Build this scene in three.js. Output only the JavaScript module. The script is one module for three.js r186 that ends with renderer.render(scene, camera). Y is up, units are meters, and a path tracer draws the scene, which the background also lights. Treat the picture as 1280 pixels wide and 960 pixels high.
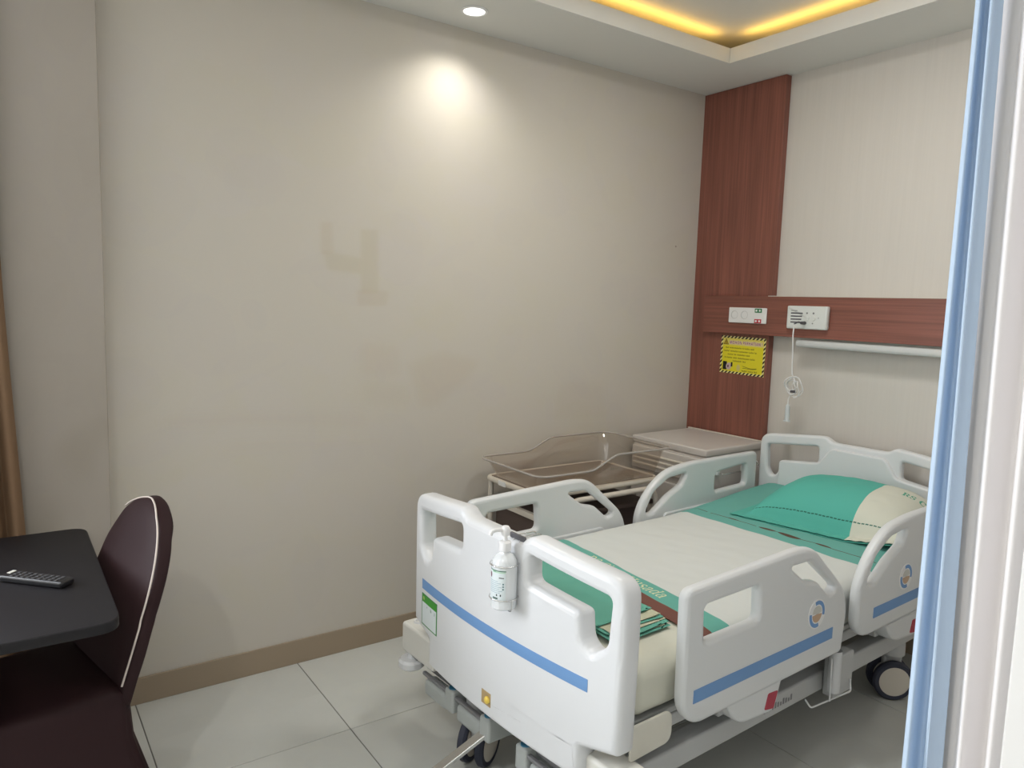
import * as THREE from 'three';
import { RoundedBoxGeometry } from 'three/addons/geometries/RoundedBoxGeometry.js';
import { mergeGeometries, mergeVertices, toCreasedNormals } from 'three/addons/utils/BufferGeometryUtils.js';
import { TessellateModifier } from 'three/addons/modifiers/TessellateModifier.js';
import { RectAreaLightUniformsLib } from 'three/addons/lights/RectAreaLightUniformsLib.js';
import { ImprovedNoise } from 'three/addons/math/ImprovedNoise.js';

// ------------------------------------------------------------------ camera, sky, lights, exposure
const scene = new THREE.Scene();
const camera = new THREE.PerspectiveCamera(54.99, 4 / 3, 0.05, 60);
{
  const yaw = 0.6131, pitch = -0.1106, roll = 0.0307;
  const f = new THREE.Vector3(-Math.cos(yaw) * Math.cos(pitch), Math.sin(pitch), -Math.sin(yaw) * Math.cos(pitch));
  const r = new THREE.Vector3().crossVectors(f, new THREE.Vector3(0, 1, 0)).normalize();
  const u = new THREE.Vector3().crossVectors(r, f);
  const r2 = r.clone().multiplyScalar(Math.cos(roll)).addScaledVector(u, Math.sin(roll));
  const u2 = u.clone().multiplyScalar(Math.cos(roll)).addScaledVector(r, -Math.sin(roll));
  camera.quaternion.setFromRotationMatrix(new THREE.Matrix4().makeBasis(r2, u2, f.clone().negate()));
  camera.position.set(2.854, 1.503, 3.287);
}
scene.add(camera);
const renderer = new THREE.WebGLRenderer({ antialias: true });
renderer.toneMapping = THREE.LinearToneMapping;
renderer.toneMappingExposure = 1.06;
renderer.shadowMap.enabled = true;
RectAreaLightUniformsLib.init();
scene.background = new THREE.Color().setRGB(1.9, 2.1, 2.4);

const H = 2.661;                                    // soffit height
const WIN = { z0: 3.72, z1: 5.32, y0: 0.85, y1: 2.35 };
const daylight = new THREE.RectAreaLight(new THREE.Color().setRGB(0.95, 0.98, 1.04), 13.5, WIN.z1 - WIN.z0 - 0.1, WIN.y1 - WIN.y0 - 0.1);
daylight.position.set(0.03, (WIN.y0 + WIN.y1) / 2, (WIN.z0 + WIN.z1) / 2);
daylight.lookAt(3, (WIN.y0 + WIN.y1) / 2, (WIN.z0 + WIN.z1) / 2);
scene.add(daylight);

// ------------------------------------------------------------------ helpers
const V3 = (x, y, z) => new THREE.Vector3(x, y, z);
let seed = 7;
const rnd = () => { seed = (seed * 1664525 + 1013904223) >>> 0; return seed / 4294967296; };
const noise = new ImprovedNoise();
const fbm = (x, y, z = 0.37) => noise.noise(x, y, z) + 0.5 * noise.noise(2.1 * x, 2.1 * y, z + 3.1) + 0.25 * noise.noise(4.3 * x, 4.3 * y, z + 7.7);
const smooth = (a, b, x) => { const t = Math.min(1, Math.max(0, (x - a) / (b - a))); return t * t * (3 - 2 * t); };
const lin = (r, g, b) => new THREE.Color().setRGB(r, g, b);
const mat = (color, roughness = 0.6, extra = {}) => new THREE.MeshPhysicalMaterial({ color, roughness, ...extra });

function mesh(name, geometry, material, parent) {
  const g = Array.isArray(geometry) ? merge(geometry) : geometry;
  const m = new THREE.Mesh(g, material);
  m.name = name; m.castShadow = true; m.receiveShadow = true;
  (parent ?? scene).add(m);
  return m;
}
function merge(list) {
  return mergeGeometries(list.map((g) => {
    const n = g.index ? g.toNonIndexed() : g;
    for (const k of Object.keys(n.attributes)) if (!['position', 'normal', 'uv'].includes(k)) n.deleteAttribute(k);
    if (!n.attributes.uv) n.setAttribute('uv', new THREE.BufferAttribute(new Float32Array(n.attributes.position.count * 2), 2));
    return n;
  }));
}
function thing(name, label, category, at = [0, 0, 0], turn = 0, group) {
  const o = new THREE.Group();
  o.name = name; o.position.set(...at); o.rotation.y = turn;
  o.userData = { label, category };
  if (group) o.userData.group = group;
  scene.add(o);
  return o;
}
function tag(o, label, category, group) { o.userData = { label, category }; if (group) o.userData.group = group; return o; }
function struct(o, label) { o.userData.kind = 'structure'; if (label) { o.userData.label = label; } return o; }
const box = (x0, x1, y0, y1, z0, z1) => new THREE.BoxGeometry(x1 - x0, y1 - y0, z1 - z0).translate((x0 + x1) / 2, (y0 + y1) / 2, (z0 + z1) / 2);
const rbox = (x0, x1, y0, y1, z0, z1, r = 0.008, s = 3) => new RoundedBoxGeometry(x1 - x0, y1 - y0, z1 - z0, s, Math.min(r, (x1 - x0) / 2.05, (y1 - y0) / 2.05, (z1 - z0) / 2.05)).translate((x0 + x1) / 2, (y0 + y1) / 2, (z0 + z1) / 2);
function metreUV(g) {                                 // box projection, uv in metres
  const n = g.index ? g.toNonIndexed() : g; const p = n.attributes.position, q = n.attributes.normal, uv = new Float32Array(p.count * 2);
  for (let i = 0; i < p.count; i++) {
    const ax = Math.abs(q.getX(i)), ay = Math.abs(q.getY(i)), az = Math.abs(q.getZ(i));
    if (ax >= ay && ax >= az) { uv[2 * i] = p.getZ(i); uv[2 * i + 1] = p.getY(i); } else if (az >= ay) { uv[2 * i] = p.getX(i); uv[2 * i + 1] = p.getY(i); } else { uv[2 * i] = p.getX(i); uv[2 * i + 1] = p.getZ(i); }
  }
  n.setAttribute('uv', new THREE.BufferAttribute(uv, 2));
  return n;
}
function roundPath(target, pts, radius) {             // closed polygon with rounded corners; a point may carry its own radius as third entry
  const n = pts.length;
  for (let i = 0; i < n; i++) {
    const a = pts[(i + n - 1) % n], b = pts[i], c = pts[(i + 1) % n], r0 = b[2] ?? radius;
    const la = Math.hypot(a[0] - b[0], a[1] - b[1]), lc = Math.hypot(c[0] - b[0], c[1] - b[1]);
    const r = Math.min(r0, la * 0.49, lc * 0.49);
    const p = [b[0] + (a[0] - b[0]) / la * r, b[1] + (a[1] - b[1]) / la * r], q = [b[0] + (c[0] - b[0]) / lc * r, b[1] + (c[1] - b[1]) / lc * r];
    if (i === 0) target.moveTo(...p); else target.lineTo(...p);
    target.quadraticCurveTo(b[0], b[1], q[0], q[1]);
  }
  target.closePath();
  return target;
}
function roundShape(pts, r, holes = [], hr = 0.015) {
  const s = roundPath(new THREE.Shape(), pts, r);
  for (const h of holes) s.holes.push(roundPath(new THREE.Path(), h, hr));
  return s;
}
function softNormals(g, angle = 0.62) {               // smooth bevels, flat faces stay flat
  const n0 = (g.index ? g.toNonIndexed() : g), c = toCreasedNormals(n0, angle), p = c.attributes.position, n = c.attributes.normal;
  const a = V3(0, 0, 0), b = V3(0, 0, 0), d = V3(0, 0, 0);
  for (let i = 0; i < p.count; i += 3) {
    a.fromBufferAttribute(p, i); b.fromBufferAttribute(p, i + 1).sub(a); d.fromBufferAttribute(p, i + 2).sub(a); b.cross(d).normalize();
    if (Math.abs(b.z) > 0.9995) for (let k = 0; k < 3; k++) n.setXYZ(i + k, 0, 0, Math.sign(b.z));
  }
  return c;
}
function ext(shape, depth, bev = 0.004, seg = 3) {    // z from 0 to depth
  const g = new THREE.ExtrudeGeometry(shape, { depth: depth - 2 * bev, bevelEnabled: true, bevelThickness: bev, bevelSize: bev, bevelOffset: -bev, bevelSegments: seg, curveSegments: 6 });
  g.translate(0, 0, bev);
  return softNormals(g);
}
function roundedCurve(pts, r, closed = false) {
  const path = new THREE.CurvePath(), n = pts.length, P = pts.map((p) => V3(...p));
  const corner = (a, b, c) => { const ra = Math.min(r, a.distanceTo(b) * 0.48, b.distanceTo(c) * 0.48); return [b.clone().add(a.clone().sub(b).setLength(ra)), b.clone().add(c.clone().sub(b).setLength(ra))]; };
  let last = closed ? corner(P[n - 1], P[0], P[1])[1] : P[0];
  const start = last.clone();
  for (let i = 1; i < (closed ? n : n - 1); i++) {
    const [p, q] = corner(P[i - 1], P[i], P[(i + 1) % n]);
    path.add(new THREE.LineCurve3(last, p)); path.add(new THREE.QuadraticBezierCurve3(p, P[i], q)); last = q;
  }
  if (closed) { const [p] = corner(P[n - 1], P[0], P[1]); path.add(new THREE.LineCurve3(last, p)); path.add(new THREE.QuadraticBezierCurve3(p, P[0], start)); } else path.add(new THREE.LineCurve3(last, P[n - 1]));
  return path;
}
const tube = (pts, r, bend = 0.03, closed = false, seg = 48, sides = 10) => new THREE.TubeGeometry(roundedCurve(pts, bend, closed), seg, r, sides, closed);
const spline = (pts, r, seg = 60, sides = 7, closed = false) => new THREE.TubeGeometry(new THREE.CatmullRomCurve3(pts.map((p) => V3(...p)), closed), seg, r, sides, closed);
function cyl(r0, r1, h, at, axis = 'y', n = 28) {
  const g = new THREE.CylinderGeometry(r1, r0, h, n);
  if (axis === 'x') g.rotateZ(-Math.PI / 2); if (axis === 'z') g.rotateX(Math.PI / 2);
  return g.translate(...at);
}
function lathe(profile, at = [0, 0, 0], n = 40) { return toCreasedNormals(new THREE.LatheGeometry(profile.map(([r, y]) => new THREE.Vector2(r, y)), n), 0.7).translate(...at); }
function loft(loops, capA = true, capB = true) {       // closed loops of equal length
  const n = loops[0].length, pos = [], idx = [], uv = [];
  loops.forEach((l, j) => l.forEach((p, i) => { pos.push(p.x, p.y, p.z); uv.push(i / n, j / (loops.length - 1)); }));
  for (let j = 0; j < loops.length - 1; j++) for (let i = 0; i < n; i++) { const a = j * n + i, b = j * n + (i + 1) % n; idx.push(a, b, a + n, b, b + n, a + n); }
  const cap = (j, flip) => {
    const c = loops[j].reduce((s, p) => s.add(p), V3(0, 0, 0)).divideScalar(n), k = pos.length / 3; pos.push(c.x, c.y, c.z); uv.push(0.5, 0.5);
    for (let i = 0; i < n; i++) { const a = j * n + i, b = j * n + (i + 1) % n; if (flip) idx.push(k, b, a); else idx.push(k, a, b); }
  };
  if (capA) cap(0, true); if (capB) cap(loops.length - 1, false);
  const g = new THREE.BufferGeometry();
  g.setAttribute('position', new THREE.Float32BufferAttribute(pos, 3)); g.setAttribute('uv', new THREE.Float32BufferAttribute(uv, 2)); g.setIndex(idx);
  g.computeVertexNormals();
  return g;
}
function shell(nu, nv, fn, thick) {                    // cloth: a surface with thickness, uv = (s, t)
  const P = []; for (let j = 0; j <= nv; j++) for (let i = 0; i <= nu; i++) P.push(fn(i / nu, j / nv));
  const at = (i, j) => P[Math.min(nv, Math.max(0, j)) * (nu + 1) + Math.min(nu, Math.max(0, i))];
  const pos = [], uv = [], idx = [], N = P.length;
  for (let side = 0; side < 2; side++) for (let j = 0; j <= nv; j++) for (let i = 0; i <= nu; i++) {
    const a = at(i + 1, j).clone().sub(at(i - 1, j)), b = at(i, j + 1).clone().sub(at(i, j - 1));
    const n = b.cross(a).normalize(), p = at(i, j).clone().addScaledVector(n, side ? -thick : 0);
    pos.push(p.x, p.y, p.z); uv.push(i / nu, 1 - j / nv);
  }
  const w = nu + 1;
  for (let j = 0; j < nv; j++) for (let i = 0; i < nu; i++) { const a = j * w + i; idx.push(a, a + w, a + 1, a + 1, a + w, a + w + 1); idx.push(N + a, N + a + 1, N + a + w, N + a + 1, N + a + w + 1, N + a + w); }
  for (let i = 0; i < nu; i++) { const a = i, b = nv * w + i; idx.push(a, a + 1, N + a, a + 1, N + a + 1, N + a); idx.push(b, N + b, b + 1, b + 1, N + b, N + b + 1); }
  for (let j = 0; j < nv; j++) { const a = j * w, b = j * w + nu; idx.push(a, N + a, a + w, a + w, N + a, N + a + w); idx.push(b, b + w, N + b, b + w, N + b + w, N + b); }
  const g = new THREE.BufferGeometry();
  g.setAttribute('position', new THREE.Float32BufferAttribute(pos, 3)); g.setAttribute('uv', new THREE.Float32BufferAttribute(uv, 2)); g.setIndex(idx);
  g.computeVertexNormals();
  return g;
}
function canvasTex(w, h, draw, srgb = true) {
  const c = document.createElement('canvas'); c.width = w; c.height = h;
  draw(c.getContext('2d'), w, h);
  const t = new THREE.CanvasTexture(c); if (srgb) t.colorSpace = THREE.SRGBColorSpace; t.anisotropy = 8;
  return t;
}
function dataTex(w, h, fn, srgb = true) {
  const d = new Uint8Array(w * h * 4);
  for (let j = 0; j < h; j++) for (let i = 0; i < w; i++) { const c = fn(i / w, j / h, i, j), k = 4 * (j * w + i); d[k] = c[0]; d[k + 1] = c[1]; d[k + 2] = c[2]; d[k + 3] = 255; }
  const t = new THREE.DataTexture(d, w, h); t.magFilter = THREE.LinearFilter; t.minFilter = THREE.LinearFilter; t.wrapS = t.wrapT = THREE.RepeatWrapping;
  if (srgb) t.colorSpace = THREE.SRGBColorSpace; t.needsUpdate = true;
  return t;
}

// ------------------------------------------------------------------ materials
function woodTex(r, g, b, contrast, s) {               // fine straight grain running along v; one tile = 0.6 m across the grain, 2.4 m along it
  return dataTex(512, 512, (u, v) => {
    const c = Math.cos(2 * Math.PI * v), d = Math.sin(2 * Math.PI * v);
    const n = noise.noise(u * 150, c * 0.7 + s, d * 0.7) * 0.5 + noise.noise(u * 60, c * 1.2 + 5 + s, d * 1.2) * 0.5 + noise.noise(u * 16, c * 0.8 + 9 + s, d * 0.8) * 0.45;
    const k = 1 + contrast * n;
    return [Math.min(255, r * k), Math.min(255, g * k), Math.min(255, b * k)];
  });
}
const grainBump = dataTex(256, 256, (u, v, i, j) => { const n = 128 + 60 * noise.noise(i * 0.5, j * 0.5, 2.2) + 40 * noise.noise(i * 0.13, j * 0.13, 5.2); return [n, n, n]; }, false);
const redWood = woodTex(134, 83, 70, 0.2, 1);
const woodV = redWood.clone(); woodV.repeat.set(1 / 0.6, 1 / 2.4); woodV.needsUpdate = true;
const woodH = redWood.clone(); woodH.repeat.set(1 / 0.6, 1 / 2.4); woodH.rotation = Math.PI / 2; woodH.needsUpdate = true;
const paleWood = woodTex(213, 208, 201, 0.013, 21); paleWood.repeat.set(1 / 0.6, 1 / 2.4);
const M = {};
M.woodV = mat(0xffffff, 0.42, { map: woodV });
M.woodH = mat(0xffffff, 0.42, { map: woodH });
M.headWall = mat(0xffffff, 0.6, { map: paleWood });
M.ceiling = mat(lin(0.74, 0.74, 0.71), 0.9);
M.paint = mat(lin(0.64, 0.61, 0.555), 0.75);
M.greyPaint = mat(lin(0.6, 0.58, 0.54), 0.8);
M.skirting = mat(lin(0.36, 0.285, 0.205), 0.55);
M.white = mat(lin(0.75, 0.765, 0.785), 0.34, { clearcoat: 0.15, clearcoatRoughness: 0.3 });
M.rail = mat(lin(0.71, 0.73, 0.74), 0.36, { clearcoat: 0.15, clearcoatRoughness: 0.3 });
M.cream = mat(lin(0.70, 0.68, 0.60), 0.45);
M.bumper = mat(lin(0.74, 0.73, 0.68), 0.4);
M.stripe = mat(lin(0.16, 0.32, 0.60), 0.45);
M.frame = mat(lin(0.52, 0.53, 0.53), 0.42);
M.darkFrame = mat(lin(0.22, 0.22, 0.23), 0.5);
M.steel = mat(lin(0.72, 0.72, 0.72), 0.25, { metalness: 1 });
M.tyre = mat(lin(0.035, 0.04, 0.065), 0.6);
M.grey = mat(lin(0.46, 0.49, 0.48), 0.5);
M.darkGrey = mat(lin(0.10, 0.10, 0.11), 0.5);
M.blueDot = mat(lin(0.03, 0.16, 0.27), 0.5);
M.yellow = mat(lin(0.85, 0.62, 0.10), 0.4);
M.brass = mat(lin(0.45, 0.33, 0.17), 0.5);
M.red = mat(lin(0.42, 0.04, 0.07), 0.5);
M.black = mat(lin(0.02, 0.02, 0.022), 0.5);
M.beigeMetal = mat(lin(0.70, 0.65, 0.57), 0.4);
M.cabinet = mat(lin(0.62, 0.58, 0.545), 0.38);
M.cabinetDark = mat(lin(0.26, 0.24, 0.23), 0.5);
M.shelfBrown = mat(lin(0.10, 0.07, 0.06), 0.6);
M.acrylic = new THREE.MeshPhysicalMaterial({ color: lin(0.93, 0.905, 0.88), roughness: 0.04, transmission: 1, thickness: 0, ior: 1.49 });
M.plastic = mat(lin(0.74, 0.77, 0.75), 0.4);
M.plasticWhite = mat(lin(0.84, 0.84, 0.84), 0.35);
const weave = grainBump.clone(); weave.repeat.set(30, 30); weave.needsUpdate = true;

// ------------------------------------------------------------------ the room
const RX = 4.4, RZ = 5.6, TOP = 3.0;                   // far wall beyond the frame, wall behind the camera
// floor: grout bed and 60 cm porcelain tiles, each a piece
{
  const floor = struct(mesh('floor', box(-0.2, RX + 0.2, -0.15, -0.0025, -0.2, RZ + 0.2), mat(lin(0.17, 0.165, 0.155), 0.9)), 'glossy pale grey porcelain tile floor');
  const tones = [0, 1, 2].map((k) => {
    const t = dataTex(128, 128, (u, v) => { const n = fbm(u * 5 + k * 9, v * 5) * 3; return [203 + k * 1.2 + n, 205 + k * 1.2 + n, 201 + k + n]; });
    return mat(0xffffff, 0.2, { map: t, ior: 1.5 });
  });
  const xs = [0]; for (let x = 0.559; x < RX; x += 0.6) xs.push(x); xs.push(RX);
  const zs = [0]; for (let z = 0.518; z < RZ; z += 0.6) zs.push(z); zs.push(RZ);
  const gap = 0.0016, cache = {};
  for (let i = 0; i < xs.length - 1; i++) for (let j = 0; j < zs.length - 1; j++) {
    const w = xs[i + 1] - xs[i], d = zs[j + 1] - zs[j]; if (w < 0.02 || d < 0.02) continue;
    const key = w.toFixed(3) + d.toFixed(3);
    cache[key] ??= ext(roundShape([[-w / 2 + gap, -d / 2 + gap], [w / 2 - gap, -d / 2 + gap], [w / 2 - gap, d / 2 - gap], [-w / 2 + gap, d / 2 - gap]], 0.001), 0.012, 0.0012, 1).rotateX(-Math.PI / 2).translate(0, -0.012, 0);
    const t = mesh('tile', cache[key], tones[Math.floor(rnd() * 3)], floor);
    t.position.set((xs[i] + xs[i + 1]) / 2, 0, (zs[j] + zs[j + 1]) / 2);
  }
}
// side wall with faint marks left by tape and stickers
{
  const wallTex = canvasTex(1024, 1024, (c, w, h) => {  // covers z 0..3.4 (u), y 0..2.7 (v)
    c.fillStyle = 'rgb(206,200,190)'; c.fillRect(0, 0, w, h);
    const X = (z) => z / 3.4 * w, Y = (y) => h - y / 2.7 * h;
    for (let k = 0; k < 500; k++) { c.fillStyle = `rgba(${rnd() > 0.5 ? '255,250,240' : '150,140,125'},${0.004 + 0.006 * rnd()})`; c.beginPath(); c.ellipse(rnd() * w, rnd() * h, 6 + 60 * rnd(), 4 + 40 * rnd(), rnd() * 3, 0, 7); c.fill(); }
    const patch = (pts, a) => { c.fillStyle = `rgba(176,158,124,${a * 0.5})`; c.beginPath(); pts.forEach(([z, y], i) => (i ? c.lineTo(X(z), Y(y)) : c.moveTo(X(z), Y(y)))); c.fill(); };
    c.filter = 'blur(2px)';
    // a figure like an open four: a short stroke, a bar and a tall stroke with a foot
    patch([[2.221, 1.791], [2.174, 1.795], [2.167, 1.672], [2.221, 1.669]], 0.26);
    patch([[2.213, 1.68], [2.051, 1.662], [2.051, 1.598], [2.191, 1.61]], 0.30);
    patch([[2.052, 1.777], [1.976, 1.783], [1.973, 1.525], [2.05, 1.522]], 0.30);
    patch([[2.07, 1.533], [1.93, 1.532], [1.935, 1.472], [2.062, 1.469]], 0.26);
    c.filter = 'blur(6px)';
    patch([[2.048, 1.322], [1.878, 1.296], [1.862, 1.172], [2.047, 1.178]], 0.16);
    patch([[2.047, 1.154], [1.82, 1.133], [1.819, 1.045], [2.033, 1.057]], 0.13);
    patch([[1.836, 1.221], [1.652, 1.281], [1.469, 1.226], [1.514, 1.161], [1.676, 1.037], [1.762, 1.023]], 0.2);
    patch([[0.991, 1.115], [0.704, 1.105], [0.672, 0.906], [1.019, 0.929]], 0.12);
    patch([[2.8, 1.06], [2.416, 1.05], [2.02, 1.02], [2.019, 0.96], [2.416, 1.0], [2.8, 1.01]], 0.10);
    patch([[2.6, 0.935], [2.416, 0.931], [1.926, 0.902], [1.926, 0.885], [2.6, 0.91]], 0.08);
    c.filter = 'none';
    c.fillStyle = 'rgba(90,70,60,0.55)'; for (const [z, y] of [[0.019, 1.025], [0.21, 1.833]]) { c.beginPath(); c.arc(X(z), Y(y), 1.6, 0, 7); c.fill(); }
  });
  const g = box(-0.2, 0, 0, TOP, -0.2, WIN.z0), n = metreUV(g); const uv = n.attributes.uv;
  for (let i = 0; i < uv.count; i++) uv.setXY(i, uv.getX(i) / 3.4, uv.getY(i) / 2.7);
  wallTex.wrapS = wallTex.wrapT = THREE.RepeatWrapping;
  const w = struct(mesh('wall_left', n, mat(0xffffff, 0.7, { map: wallTex })), 'cream painted wall with faint tape marks');
  mesh('wall_below_window', box(-0.2, 0, 0, WIN.y0, WIN.z0, WIN.z1), M.paint, w);
  mesh('wall_above_window', box(-0.2, 0, WIN.y1, TOP, WIN.z0, WIN.z1), M.paint, w);
  mesh('wall_beyond_window', box(-0.2, 0, 0, TOP, WIN.z1, RZ + 0.2), M.paint, w);
}
// pilaster beside the window: wall paint, with its dimmer light mixed into the colour
{
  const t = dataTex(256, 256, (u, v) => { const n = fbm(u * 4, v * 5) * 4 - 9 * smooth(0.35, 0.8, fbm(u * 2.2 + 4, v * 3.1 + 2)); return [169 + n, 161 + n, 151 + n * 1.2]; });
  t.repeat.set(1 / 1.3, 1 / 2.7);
  struct(mesh('wall_pilaster', metreUV(rbox(0.0, 0.1, 0, H, 2.988, 3.56, 0.004, 2)), mat(0xffffff, 0.8, { map: t })), 'cream pilaster with shade put into its colour beside the brown drape');
}
struct(mesh('wall_back', metreUV(box(0, RX + 0.2, 0, TOP, -0.2, 0)), M.headWall), 'pale beige wood grain wall behind the bed head');
struct(mesh('wall_front', box(-0.2, RX + 0.2, 0, TOP, RZ, RZ + 0.2), M.paint));
struct(mesh('wall_far_right', box(RX, RX + 0.2, 0, TOP, 0, RZ), M.paint));
struct(mesh('wall_right', rbox(2.494, RX, 0, H, 0, 2.25, 0.004, 2), mat(lin(0.74, 0.73, 0.71), 0.6)), 'white partition wall end beside the curtains');
struct(mesh('baseboard_left', rbox(0.0, 0.008, 0, 0.1, 0.0, 2.988, 0.002, 1), M.skirting), 'brown tile skirting along the cream wall');
struct(mesh('baseboard_back', rbox(0.55, 2.494, 0, 0.1, 0.0, 0.008, 0.002, 1), M.skirting));
struct(mesh('baseboard_pilaster', rbox(0.1, 0.108, 0, 0.1, 2.98, 3.56, 0.002, 1), M.skirting));
// ceiling: dropped soffit with a tray opening, lip, and the slab above
const TR = { x0: 0.432, x1: 2.15, z0: 0.377, z1: 2.95 }, LIP = 0.068, SLAB = 2.79;
{
  const s = new THREE.Shape(); s.moveTo(0, 0); s.lineTo(RX, 0); s.lineTo(RX, -RZ); s.lineTo(0, -RZ); s.closePath();
  const h = new THREE.Path(); h.moveTo(TR.x0, -TR.z0); h.lineTo(TR.x0, -TR.z1); h.lineTo(TR.x1, -TR.z1); h.lineTo(TR.x1, -TR.z0); h.closePath(); s.holes.push(h);
  const g = new THREE.ExtrudeGeometry(s, { depth: LIP, bevelEnabled: false }).rotateX(-Math.PI / 2).translate(0, H, 0);
  const c = struct(mesh('ceiling', g, M.ceiling), 'white ceiling with a recessed tray and hidden warm lighting');
  mesh('slab', box(-0.2, RX + 0.2, SLAB, 3.05, -0.2, RZ + 0.2), M.ceiling, c);
  const t = 0.02;
  const k = 0.16;
  mesh('cove_wall', [box(TR.x0 - k - t, TR.x0 - k, H + LIP, SLAB, TR.z0 - k, TR.z1 + k), box(TR.x1 + k, TR.x1 + k + t, H + LIP, SLAB, TR.z0 - k, TR.z1 + k), box(TR.x0 - k, TR.x1 + k, H + LIP, SLAB, TR.z0 - k - t, TR.z0 - k), box(TR.x0 - k, TR.x1 + k, H + LIP, SLAB, TR.z1 + k, TR.z1 + k + t)], M.ceiling, c);
}
// hidden warm strips in the cove, one per edge
{
  const glow = mat(lin(0.9, 0.7, 0.3), 0.6, { emissive: lin(1, 0.62, 0.12), emissiveIntensity: 2.0 });
  const e = 0.06;                                       // strips stop short of the corners
  const runs = [['z', TR.x0 - 0.035, TR.z0 + e, TR.z1 - e, 'side wall'], ['x', TR.z0 - 0.035, TR.x0 + e, TR.x1 - e, 'bed head wall'], ['z', TR.x1 + 0.035, TR.z0 + e, TR.z1 - e, 'partition'], ['x', TR.z1 + 0.035, TR.x0 + e, TR.x1 - e, 'room entrance']];
  for (const [axis, at, a, b, where] of runs) {
    const len = b - a, mid = (a + b) / 2, y = H + LIP + 0.006;
    const g = axis === 'z' ? box(-0.008, 0.008, 0, 0.008, -len / 2, len / 2) : box(-len / 2, len / 2, 0, 0.008, -0.008, 0.008);
    const m = tag(mesh('light_strip', g, glow), `warm yellow light strip hidden in the ceiling cove along the ${where}`, 'light strip', 'cove light strips');
    m.position.set(axis === 'z' ? at : mid, y - 0.005, axis === 'z' ? mid : at);
    const l = new THREE.RectAreaLight(lin(1, 0.56, 0.10), 9, axis === 'z' ? 0.016 : len, axis === 'z' ? len : 0.016);
    l.position.set(m.position.x, y + 0.006, m.position.z); l.rotation.x = Math.PI / 2;                      // faces up
    scene.add(l);
  }
}
// window in the side wall, left of the frame
{
  const w = struct(new THREE.Group(), 'tall white framed window'); w.name = 'window_1'; scene.add(w);
  const fm = mat(lin(0.75, 0.75, 0.75), 0.5), { z0, z1, y0, y1 } = WIN, b = 0.05;
  mesh('window_frame', [box(-0.14, -0.08, y0, y1, z0, z0 + b), box(-0.14, -0.08, y0, y1, z1 - b, z1), box(-0.14, -0.08, y0, y0 + b, z0 + b, z1 - b), box(-0.14, -0.08, y1 - b, y1, z0 + b, z1 - b), box(-0.14, -0.08, y0 + b, y1 - b, (z0 + z1) / 2 - 0.025, (z0 + z1) / 2 + 0.025)], fm, w);
  const glass = new THREE.MeshPhysicalMaterial({ color: lin(0.95, 0.97, 0.97), roughness: 0.02, transmission: 1, thickness: 0, ior: 1.5 });
  for (const [a, c] of [[z0 + b, (z0 + z1) / 2 - 0.025], [(z0 + z1) / 2 + 0.025, z1 - b]]) mesh('window_pane', box(-0.114, -0.108, y0 + b, y1 - b, a, c), glass, w);
  mesh('window_sill', rbox(-0.08, 0.03, y0 - 0.03, y0, z0, z1, 0.005, 2), fm, w);
}
// recessed downlight grazing the side wall
function downlight(x, y, z, label, r, intensity, angle, penumbra, colour) {
  const d = thing('downlight', label, 'ceiling light', [x, y, z], 0);
  mesh('trim_ring', lathe([[r, -0.001], [r + 0.012, -0.001], [r + 0.012, -0.004], [r + 0.004, -0.007], [r, -0.004], [r, -0.001]]), M.plasticWhite, d);
  mesh('diffuser', cyl(r, r, 0.003, [0, -0.0025, 0]), mat(lin(0.9, 0.9, 0.9), 0.5, { emissive: lin(1, 0.98, 0.92), emissiveIntensity: 3 }), d);
  const s = new THREE.SpotLight(colour, intensity, 0, angle, penumbra, 2);
  s.position.set(x, y - 0.012, z); s.target.position.set(x, 0, z); s.castShadow = true; s.shadow.radius = 2;
  scene.add(s, s.target);
}
downlight(0.197, H, 1.659, 'small round recessed downlight shining on the cream wall', 0.043, 1.45, 1.17, 1.0, lin(1, 0.96, 0.86));
downlight(2.35, H, 3.75, 'added round downlight out of view to brighten the bed rails and curtains', 0.06, 5, 1.25, 0.6, lin(1, 0.98, 0.94));  // added lamp out of view, lifts the bed rails and the bunched curtains
// flat round panel lamp in the middle of the tray, above the frame
{
  const d = thing('ceiling_panel_lamp', 'round flat panel lamp in the ceiling tray over the bed', 'ceiling light', [1.29, SLAB, 1.25], 0);
  mesh('lamp_housing', lathe([[0, 0], [0.2, 0], [0.2, -0.02], [0.185, -0.026], [0.18, -0.022], [0, -0.022]]), M.plasticWhite, d);
  mesh('diffuser', cyl(0.18, 0.18, 0.004, [0, -0.023, 0]), mat(lin(0.9, 0.9, 0.9), 0.5, { emissive: lin(1, 0.96, 0.9), emissiveIntensity: 4 }), d);
  const l = new THREE.RectAreaLight(lin(1, 0.985, 0.94), 37, 0.32, 0.32);
  l.position.set(1.29, SLAB - 0.03, 1.25); l.rotation.x = -Math.PI / 2; scene.add(l);
}

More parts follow.
